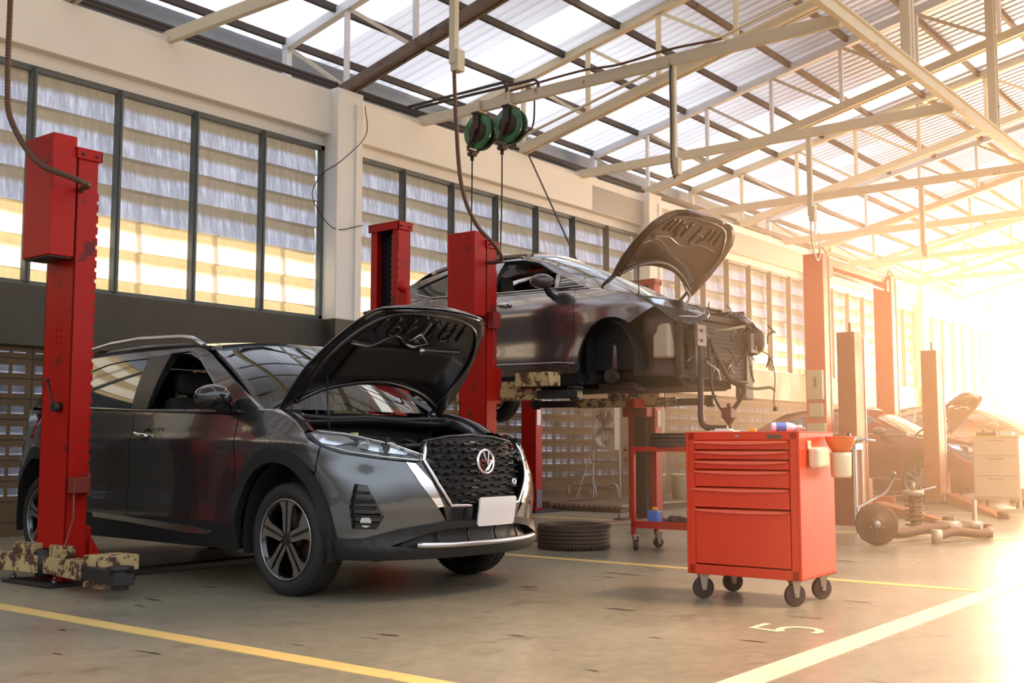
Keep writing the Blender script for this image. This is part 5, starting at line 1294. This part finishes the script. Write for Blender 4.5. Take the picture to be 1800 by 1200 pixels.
# red tool trolley behind
tr_red = mat('trolley_red', (.48, .03, .012), .45, noise=.1)
t = thing('tool_trolley', 'low open red trolley with a shelf, half hidden behind the tool cabinet', 'trolley', (8.12, 4.46, 0), R(1.5))
Wt, Dt = .66, .42
for x in (0, Dt - .035):
    for y in (0, Wt - .035): MB().box(x, x + .035, y, y + .035, .13, .86).build('leg', tr_red, t, bevel=.003)
MB().box(0, Dt, 0, Wt, .83, .87).build('top_tray', tr_red, t, bevel=.004)
MB().box(.005, Dt - .005, .005, Wt - .005, .20, .215).box(0, .01, 0, Wt, .19, .25).box(Dt - .01, Dt, 0, Wt, .19, .25).build('shelf', tr_red, t, bevel=.003)
MB().box(.1, Dt, -.01, .02, .45, .83).build('side_panel', tr_red, t)
for x, y, a in ((.03, Wt - .03, .8), (Dt - .04, Wt - .05, -.6), (.03, .04, 1.2), (Dt - .04, .04, .2)): caster(t, x, y, a, r=.045, zt=.135)
def tyre_lathe(R_, r_, W_):
    h = W_ / 2; P = [(r_, h - .02), (r_ + .02, h), (R_ - .05, h + .006), (R_ - .02, h - .006), (R_ - .004, h - .03)]
    for g in (.05, .017, -.017, -.05): P += [(R_, g + .010), (R_, g + .005), (R_ - .008, g + .004), (R_ - .008, g - .004), (R_, g - .005), (R_, g - .010)]
    P += [(R_ - .004, -h + .03), (R_ - .02, -h + .006), (R_ - .05, -h - .006), (r_ + .02, -h), (r_, -h + .02), (r_ + .01, 0)]
    return P
br_rub = mat('dusty_brown_rubber', (.085, .05, .032), .75, bump=.4, bscale=70)
single(MB().lathe(tyre_lathe(.235, .15, .09), 56, Matrix.Translation((8.33, 4.78, .924)), close=True), 'small_tyre', br_rub, 'small ribbed tyre lying on top of the red trolley', 'tyre', fix=False)
single(MB().box(-.045, .045, -.05, .05, 0, .115), 'blue_can', mat('blue_can', (.08, .20, .62), .4), 'blue oil can with an orange cap on the trolley shelf', 'can', bevel=.008).location = (8.26, 4.98, .216)
MB().cyl((0, 0, .115), (0, 0, .145), .022, 14).build('can_cap', mat('orange_cap', (.9, .35, .03), .4), bpy.data.objects['blue_can'])
t = thing('drive_shaft', 'dark drive shaft with rubber boots lying on the trolley shelf', 'car part', (8.30, 4.62, .255), R(4))
MB().cyl((0, .28, 0), (0, -.12, 0), .012, 10).build('shaft', alu, t)
for s0 in (.14, -.10):
    bt = MB().lathe([(0, 0)] + [(.040 - .003 * (k // 2) - (.010 if k % 2 else 0), -.008 * k) for k in range(12)] + [(0, -.1)], 18, Matrix.Translation((0, s0, 0)) @ Matrix.Rotation(R(-90), 4, 'X')); bt.build('boot', br_rub, t)
MB().cyl((0, .14, 0), (0, .23, 0), .036, 16).build('joint_cup', iron, t)
# tyre on the floor
o = single(MB().lathe(tyre_lathe(.315, .20, .205), 72, Matrix.Translation((0, 0, .104)), close=True), 'tyre', br_rub, 'worn tyre lying flat on the floor in front of the raised saloon', 'tyre', fix=False); o.location = (7.98, 5.62, 0)
for a_, b_ in ((.165, .205), (.004, .04)):
    nb = MB()
    for k in range(72): nb.box(.285, .314, -.004, .004, a_, b_, Matrix.Rotation(2 * PI * k / 72, 4, 'Z'))
    nb.build('shoulder_tread', br_rub, o)
# fan on a stand by the wall
t = thing('floor_fan', 'square-framed industrial fan on a tall stand by the block wall', 'fan', (15.1, 10.0, 0), R(-16))
fm = mat('pale_fan_frame', (.60, .52, .42), .5)
M = Matrix.Translation((0, 0, 1.17)) @ Matrix.Rotation(R(-8), 4, 'Z') @ Matrix.Rotation(R(90), 4, 'Y')
f = MB()
s_ = .36; w_ = .17
for a, b in (((-s_, -w_ * 1.0), (s_, -w_)), ): pass
sq = MB()
hs, hw_ = .36, .34
sq.add([(M @ Vector((x, y, z))) for z in (-.05, .05) for x, y in ((-hs, -hw_), (hs, -hw_), (hs, hw_), (-hs, hw_))] + [(M @ Vector((.30 * math.cos(2 * PI * k / 32), .30 * math.sin(2 * PI * k / 32), z))) for z in (-.05, .05) for k in range(32)], [])
def fanplate(zz, sgn):
    vs = [M @ Vector((hs * max(-1, min(1, 1.42 * math.cos(2 * PI * k / 32))), hw_ * max(-1, min(1, 1.42 * math.sin(2 * PI * k / 32))), zz)) for k in range(32)] + [M @ Vector((.31 * math.cos(2 * PI * k / 32), .31 * math.sin(2 * PI * k / 32), zz)) for k in range(32)]
    f.add(vs, [(k, (k + 1) % 32, 32 + (k + 1) % 32, 32 + k) for k in range(32)])
fanplate(-.05, 1); fanplate(.05, -1)
for k in range(32):
    for rr, in ((.31,),):
        a, b = 2 * PI * k / 32, 2 * PI * (k + 1) / 32
        f.add([M @ Vector((rr * math.cos(q), rr * math.sin(q), z)) for q in (a, b) for z in (-.05, .05)], [(0, 1, 3, 2)])
        f.add([M @ Vector((hs * max(-1, min(1, 1.42 * math.cos(q))), hw_ * max(-1, min(1, 1.42 * math.sin(q))), z)) for q in (a, b) for z in (-.05, .05)], [(0, 1, 3, 2)])
f.build('fan_frame', fm, t)
g = MB()
for k in range(1, 10): g.tube([M @ Vector((.031 * k * math.cos(a), .031 * k * math.sin(a), -.055)) for a in [2 * PI * i / 28 for i in range(28)]], .0035, 5, closed=True)
for k in range(12): g.tube([M @ Vector((.03 * math.cos(PI * k / 6), .03 * math.sin(PI * k / 6), -.057)), M @ Vector((.31 * math.cos(PI * k / 6), .31 * math.sin(PI * k / 6), -.057))], .003, 5)
g.build('guard', alu, t)
bl = MB()
for k in range(5):
    Mk = M @ Matrix.Rotation(2 * PI * k / 5, 4, 'Z') @ Matrix.Rotation(R(25), 4, 'X'); bl.add([Mk @ Vector(p) for p in ((.05, -.03, 0), (.29, -.09, 0), (.29, .09, 0), (.05, .03, 0))], [(0, 1, 2, 3)])
bl.cyl(M @ Vector((0, 0, -.03)), M @ Vector((0, 0, .03)), .05, 16).build('blades', mat('brown_fan_blade', (.12, .06, .035), .5), t, solid=.004)
MB().bar((0, -.33, .0), (0, -.33, .84), .03, .03, (0, 1, 0)).bar((0, .33, .0), (0, .33, .84), .03, .03, (0, 1, 0)).bar((0, -.33, .2), (0, .33, .2), .025, .025).bar((0, -.33, .62), (0, .33, .62), .025, .025).bar((.0, .33, .84), (.1, .45, .0), .02, .02).bar((-.4, .30, .0), (0, .33, .85), .02, .02).build('stand', alu, t)
# buckets and a low platform by the wall
for i, (x, y, lab) in enumerate(((14.2, 8.55, 'left white plastic bucket seen through the trolley frame'), (14.45, 8.25, 'right white plastic bucket beside the left one behind the trolley'))):
    t = thing('bucket', lab, 'bucket', (x, y, .11), 0, 'white buckets')
    MB().lathe([(0, 0), (.13, 0), (.155, .34), (.165, .345), (.165, .36), (.150, .36), (.125, .02)], 24).build('bucket_body', mat('cream_bucket', (.75, .66, .46), .5), t)
    MB().tube([(.16 * math.cos(a), .0, .34 - .12 * math.sin(a)) for a in [PI * k / 12 for k in range(13)]], .005, 6).build('bucket_handle', alu, t)
t = thing('low_platform', 'long low dark platform with a pale serrated edge, beside the block wall', 'platform', (0, 0, 0))
P_ = [(13.5, 10.3), (12.0, 7.7), (13.2, 7.0), (16.4, 9.6), (16.2, 10.3)]
plat = mat('dusty_brown_steel', (.12, .07, .045), .6, noise=.3)
MB().box(12.5, 16.5, 8.05, 9.2, 0, .09).build('deck', plat, t, bevel=.006)
te = MB().box(12.48, 12.52, 8.05, 9.2, .075, .105)
for k in range(14): te.box(12.47, 12.50, 8.08 + .082 * k, 8.10 + .082 * k, .055, .08)
te.box(12.5, 16.5, 8.03, 8.06, .075, .105); te.build('edge_strip', mat('pale_worn_edge', (.38, .27, .18), .5), t)
for i, y in enumerate((9.35, 9.75)):
    single(MB().tube(spline([(14.0, y - .3, .12), (14.0, y - .25, .30), (14.05, y, .27), (14.1, y + .25, .31), (14.1, y + .28, .12)]), .015, 8), 'bent_handle', alu, ('bent pipe handle on the floor left of the fan' if i else 'bent pipe handle on the floor below the fan'), 'handle')
single(MB().box(12.7, 14.2, 9.35, 10.2, 0, .10), 'floor_channel', plat, 'second low dark platform nearer the wall under the fan', 'platform')
# floor plates of the middle lift
chk = mat('chequer_plate', (.14, .085, .055), .5, metal=.4, bump=.8, bscale=45)
single(MB().box(8.35, 11.3, 6.86, 7.02, 0, .035), 'floor_plate', chk, 'chequered floor plate bridging the two posts of the middle lift', 'floor plate', bevel=.004)
single(MB().box(4.35, 6.8, 6.78, 6.96, 0, .04), 'floor_plate', black_st, 'dark cable cover on the floor under the grey crossover', 'floor plate', bevel=.004)
single(MB().box(7.25, 7.60, 6.30, 6.50, .0, .08), 'steel_block', black_st, 'small dark steel block on the floor behind the crossover bumper', 'block', bevel=.004)
t = thing('lift_arm_end', 'dark lift arm resting on the floor between the crossover and the loose tyre', 'lift arm', (8.25, 6.36, 0), R(-8))
MB().box(-.6, .55, -.07, .07, .02, .10).build('arm_tube', plat, t, bevel=.006); MB().cyl((-.55, 0, 0), (-.55, 0, .14), .06, 14).build('arm_foot', black_st, t)

# ================================================================ suspension parts on the floor
rusty = mat('rusty_part', (.17, .085, .045), .6, metal=.4, noise=.4, nscale=10)
pale_p = mat('pale_worn_part', (.55, .42, .30), .45, metal=.5)
t = thing('rear_axle', 'car axle beam with a brake drum lying on the floor right of the tool cabinet', 'axle', (9.86, 3.66, 0), R(-5))
A = Matrix.Translation((0, 0, .185)) @ Matrix.Rotation(R(30), 4, 'Z') @ Matrix.Rotation(R(90), 4, 'Y')
MB().lathe([(0, -.03), (.06, -.03), (.065, -.012), (.165, -.012), (.183, .0), (.183, .05), (.17, .055), (0, .055)], 44, A).build('brake_drum', rusty, t)
hb = MB().lathe([(0, -.05), (.032, -.05), (.035, -.03)], 20, A)
for k in range(5): hb.cyl(A @ Vector((.055 * math.cos(k * 1.2566), .055 * math.sin(k * 1.2566), -.05)), A @ Vector((.055 * math.cos(k * 1.2566), .055 * math.sin(k * 1.2566), -.02)), .007, 8)
hb.build('hub', alu, t)
MB().tube(spline([(.06, -.0, .16), (.3, -.05, .09), (.75, -.12, .11), (1.15, -.18, .10), (1.55, -.2, .08)]), .045, 10).build('axle_beam', rusty, t)
MB().cyl((1.15, -.28, .11), (1.15, -.06, .11), .06, 16).cyl((1.60, -.32, .10), (1.60, -.1, .10), .05, 16).build('bush', pale_p, t)
MB().tube([(1.2, -.2, .12), (1.6, -.2, .10), (1.9, -.15, .12)], .018, 8).bar((1.86, -.15, .0), (1.86, -.15, .34), .03, .06).build('link_rod', pale_p, t)
MB().tube(spline([(.1, .12, .10), (.05, .2, .30), (.25, .2, .36), (.45, .12, .45), (.5, .05, .60), (.38, .0, .64)]), .010, 8).build('brake_pipe', alu, t)
t = thing('damper_strut', 'spring and damper strut standing on the floor parts pile', 'car part', (11.7, 3.95, .0), 0)
MB().tube([(0, 0, .0), (.02, .02, .42)], .035, 12).build('damper', rusty, t)
MB().tube([(.085 * math.cos(a), .085 * math.sin(a), .05 + .30 * a / 38) for a in [i * .4 for i in range(96)]], .010, 6).build('coil_spring', rusty, t)
MB().cyl((0, 0, .37), (0, 0, .42), .10, 20).cyl((0, 0, .42), (0, 0, .50), .02, 10).build('strut_mount', pale_p, t)
t = thing('control_arm', 'curved steel control arm lying in front of the strut', 'car part', (10.35, 3.05, 0), R(4)); t.scale = (.8, .8, .8)
MB().tube(spline([(0, .3, .08), (.35, .18, .12), (.7, .0, .08), (1.0, -.05, .10), (1.3, .02, .07)]), [.05] * 33, 8).cyl((1.3, .02, 0), (1.3, .02, .16), .055, 16).build('arm_body', rusty, t)
MB().cyl((0, .3, .0), (0, .3, .16), .06, 16).build('bush', pale_p, t)
t = thing('front_subframe', 'pile of front subframe and steering parts on the floor beside the tool cabinet', 'car part', (9.5, 4.05, 0), 0)
sb = MB().tube(spline([(-.4, .3, .08), (-.2, .05, .12), (.2, .0, .12), (.5, .2, .10), (.7, .5, .10)]), .05, 8).tube([(-.3, .1, .14), (.5, .3, .14)], .04, 8); sb.build('crossmember', rusty, t)
rn = random.Random(11); pp_ = MB(); dk_ = MB()
for k in range(16):
    c0 = Vector((rn.uniform(-.35, .55), rn.uniform(-.15, .45), rn.uniform(.10, .26))); d_ = Vector((rn.uniform(-1, 1), rn.uniform(-1, 1), rn.uniform(-.4, .8))).normalized() * rn.uniform(.06, .18)
    q_ = pp_ if k % 3 == 0 else dk_
    q_.cyl(c0, c0 + d_, rn.uniform(.012, .04), 12)
pp_.tube(spline([(-.2, .1, .2), (.0, .0, .36), (.2, .1, .34), (.35, .2, .22)]), .016, 8)
pp_.build('linkage', pale_p, t); dk_.build('bracket_pieces', rusty, t)
single(MB().bar((-.12, 0, .03), (.12, 0, .05), .03, .02).cyl((.12, 0, 0), (.12, 0, .07), .02, 10), 'loose_link', pale_p, 'small pale link lying at the right end of the floor parts', 'car part').location = (12.3, 3.5, 0)
# ramps / arms of the brown lift on the floor
for i, (a, b, lab) in enumerate((((14.4, 5.3), (12.9, 3.95), 'long brown lift arm swung out over the floor behind the axle parts'), ((17.7, 5.4), (14.3, 3.75), 'long brown lift arm reaching towards the right from the hazy lift post'))):
    d_ = Vector((b[0] - a[0], b[1] - a[1], 0)); L_ = d_.length; t = thing('swing_beam', lab, 'lift arm', (a[0], a[1], 0), math.atan2(d_.y, d_.x), 'brown lift arms')
    MB().add([(0, -.09, 0), (L_, -.06, 0), (L_, .06, 0), (0, .09, 0), (0, -.09, .16), (L_ * .9, -.06, .05), (L_ * .9, .06, .05), (0, .09, .16)], [(0, 3, 2, 1), (4, 5, 6, 7), (0, 1, 5, 4), (1, 2, 6, 5), (2, 3, 7, 6), (3, 0, 4, 7)]).build('arm_body', brown_lift, t)
    MB().cyl((L_ - .05, 0, .0), (L_ - .05, 0, .09), .07, 16).build('lift_pad', rusty, t)
# second cabinet with a white frame, tools on top
t = thing('workshop_cabinet', 'dark red cabinet with a bright metal frame standing behind the tool cabinet', 'cabinet', (10.7, 4.16, 0), R(2)); t.scale = (.5, 1, 1)
MB().box(.02, .40, .02, .58, .10, .84).build('cabinet_body', mat('dull_red_panel', (.30, .06, .03), .5), t)
fr = MB()
for y in (0, .57): fr.box(-.005, .03, y, y + .03, .0, .90); fr.box(.39, .42, y, y + .03, .0, .90)
fr.box(-.005, .42, 0, .60, .84, .90); fr.build('bright_frame', mat('bright_metal_frame', (.85, .78, .68), .3, metal=.3), t, bevel=.003)
for i, (x, y, lab) in enumerate(((10.80, 4.20, 'air wrench with a chrome nose lying on the bright-framed cabinet'), (10.80, 4.50, 'second air tool lying further left on the bright-framed cabinet'))):
    g = thing('air_tool', lab, 'tool', (x, y, .90), R(-60 + 70 * i), 'air tools'); MB().cyl((-.10, 0, .035), (.06, 0, .04), .030, 14).build('barrel', alu, g); MB().tube([(.06, 0, .04), (.19, -.02, .03)], [.018, .012], 10).build('nose', chrome, g); MB().bar((-.04, 0, .03), (-.08, -.09, .10), .03, .04).build('grip', black_pl, g, bevel=.006)
# beige cabinet with casters
be = mat('beige_enamel', (.72, .55, .34), .5, noise=.05)
t = thing('beige_cabinet', 'beige two-door cabinet on casters in the haze in front of the red car', 'cabinet', (16.7, 4.15, 0), R(2))
MB().box(0, .55, 0, .62, .13, 1.0).build('cabinet_body', be, t, bevel=.008)
for a, b in ((.74, .98), (.46, .72), (.16, .44)):
    d = MB().box(-.012, .0, .02, .60, a, b).build('drawer', be, t, bevel=.003); MB().box(-.022, -.012, .20, .42, b - .03, b - .02).build('drawer_handle', alu, d)
MB().box(.06, .40, -.03, 0, .15, .28).build('side_pocket', mat('orange_brown_pocket', (.45, .16, .07), .5), t)
MB().box(-.01, .56, -.01, .63, 1.0, 1.02).build('top_mat', mat('yellow_mat', (.75, .62, .2), .6), t)
for x, y in ((.06, .06), (.06, .56), (.48, .06), (.48, .56)): caster(t, x, y, .5, r=.05, zt=.13)
single(MB().box(-.06, .06, -.09, .09, 0, .06), 'parts_tray', mat('white_tray', (.85, .8, .7), .5), 'small white tray on top of the beige cabinet', 'tray', bevel=.01).location = (16.9, 4.35, 1.02)
single(MB().box(-.05, .05, -.14, .14, 0, .05).cyl((0, .05, .05), (0, .05, .09), .02, 10), 'parts_box', rusty, 'brown parts box on the left end of the beige cabinet', 'box', bevel=.006).location = (16.9, 4.62, 1.02)
# trolley jack by the red car
t = thing('trolley_jack', 'red trolley jack lying on the floor by the front wheel of the red car', 'jack', (15.9, 6.0, 0), R(-75))
MB().box(-.35, .35, -.13, .13, .05, .16).build('jack_body', mat('jack_red', (.55, .03, .02), .4), t, bevel=.02); MB().tube([(.3, 0, .14), (.9, 0, .30)], .016, 8).build('jack_handle', silver, t)
MB().cyl((-.3, -.16, .05), (-.3, .16, .05), .05, 14).cyl((.3, -.15, .04), (.3, .15, .04), .04, 14).build('jack_wheel', iron, t); MB().cyl((-.2, 0, .16), (-.2, 0, .22), .05, 14).build('jack_saddle', iron, t)
# pale car beyond and the loose front end on a stand
paint4 = mat('pale_beige_car_paint', (.55, .42, .30), .35, metal=.3, coat=1)
saloon('pale car parked beyond the beige cabinet at the right edge', (22.6 + .86 * lx, 5.25 + .86 * ly, 0), -91, paint4, False, 1.08)
t = thing('bumper_stand', 'white car bumper with a lamp standing on a small wheeled stand at the right edge', 'bumper', (17.9, 4.45, 0), R(-70))
MB().grid(lambda x, y: Vector((.12 * math.sin(PI * y) * (1 - .3 * x), -.28 + .56 * y, .35 + .55 * x + .0 * y)), 8, 12).build('bumper_skin', mat('white_bumper', (.9, .88, .86), .3, coat=.5), t, solid=.01)
gq = MB()
for k in range(4): gq.bar((.11, -.15, .62 + .05 * k), (.11, .15, .62 + .05 * k), .02, .018)
gq.build('bumper_grille', alu, t); MB().box(.09, .11, -.12, .10, .36, .55).build('bumper_plate', plate_m, t)
MB().bar((0, 0, .08), (0, 0, .40), .04, .04, (0, 1, 0)).box(-.15, .15, -.15, .15, .08, .11).build('stand', alu, t)
for s_ in (-1, 1): MB().cyl((.12 * s_, -.015, .04), (.12 * s_, .015, .04), .04, 14).build('stand_wheel', wheel_br, t)
# ================================================================ light, haze, camera
sc = bpy.context.scene
wd = bpy.data.worlds.new('sky'); sc.world = wd; wd.use_nodes = True
wn = wd.node_tree.nodes; wl = wd.node_tree.links; bg = wn['Background']
tc = wn.new('ShaderNodeTexCoord'); sp = wn.new('ShaderNodeSeparateXYZ'); wl.new(tc.outputs['Generated'], sp.inputs[0])
rp = wn.new('ShaderNodeValToRGB'); wl.new(sp.outputs[2], rp.inputs[0])
rp.color_ramp.elements[0].position = .0; rp.color_ramp.elements[0].color = (.10, .085, .065, 1)
rp.color_ramp.elements[1].position = .30; rp.color_ramp.elements[1].color = (.80, .89, 1.0, 1)
wl.new(rp.outputs[0], bg.inputs[0]); bg.inputs[1].default_value = WORLD

def area(name, loc, size, energy, col, rot, spread=180):
    l = bpy.data.lights.new(name, 'AREA'); l.shape = 'RECTANGLE'; l.size, l.size_y = size; l.energy = energy; l.color = col; l.spread = R(spread)
    o = bpy.data.objects.new(name, l); COL.objects.link(o); o.location = loc; o.rotation_euler = rot
    return o
# warm area lamp added inside the far wall to light up the haze
area('far_end_fill', (39.4, 4.0, 3.4), (13, 5.5), FAR, (1.0, .56, .28), (R(90), 0, R(90)))
# soft warm sun added to brighten the floor under the shortened roof
sl_ = bpy.data.lights.new('fill_sun', 'SUN'); sl_.energy = SUN; sl_.color = (1.0, .66, .40); sl_.angle = R(14)
so_ = bpy.data.objects.new('fill_sun', sl_); COL.objects.link(so_)
az, el = R(-62), R(60)
so_.rotation_euler = (-Vector((math.cos(az) * math.cos(el), math.sin(az) * math.cos(el), math.sin(el)))).to_track_quat('-Z', 'Y').to_euler()
# haze volume added to stand in for the warm veil of lens flare
if HAZE:
    hz = MB().prism([(3.6, -3), (39.8, -3), (39.8, 10.5), (13.5, 10.5), (9.4, 6.4), (6.0, 3.5), (3.6, 1.3)], .02, 3.3).box(15.5, 39.8, -1, 10.5, 3.31, 5.3).build('haze', mat('dummy', (1, 1, 1)))
    hm = bpy.data.materials.new('flare_haze'); hm.use_nodes = True; nt = hm.node_tree; nt.nodes.clear()
    out = nt.nodes.new('ShaderNodeOutputMaterial'); vs = nt.nodes.new('ShaderNodeVolumeScatter')
    vs.inputs['Color'].default_value = (1, .72, .46, 1); vs.inputs['Density'].default_value = HAZE; vs.inputs['Anisotropy'].default_value = .55
    nt.links.new(vs.outputs[0], out.inputs['Volume']); hz.data.materials.clear(); hz.data.materials.append(hm)
    tag(hz, 'warm added haze imitating lens flare over the far right half of the hall', 'haze', kind='stuff')

cam = bpy.data.cameras.new('camera'); co = bpy.data.objects.new('camera', cam); COL.objects.link(co)
cam.sensor_width = 36; cam.lens = 1960 / 1800 * 36; cam.clip_end = 300
pitch = math.atan(183 / 1960); yaw = R(38.3)
fwv = Vector((math.cos(yaw) * math.cos(pitch), math.sin(yaw) * math.cos(pitch), math.sin(pitch)))
co.location = (0, 0, .88); co.rotation_euler = fwv.to_track_quat('-Z', 'Y').to_euler()
sc.camera = co
vsn = sc.view_settings; vsn.view_transform = 'Standard'; vsn.look = 'None'; vsn.exposure = EXPO; vsn.gamma = 1; vsn.use_curve_mapping = False
sc.cycles.use_denoising = True
sc.cycles.max_bounces = 8; sc.cycles.diffuse_bounces = 3; sc.cycles.glossy_bounces = 4; sc.cycles.volume_bounces = 1; sc.cycles.transmission_bounces = 6
sc.cycles.sample_clamp_indirect = 4; sc.cycles.caustics_reflective = False; sc.cycles.caustics_refractive = False
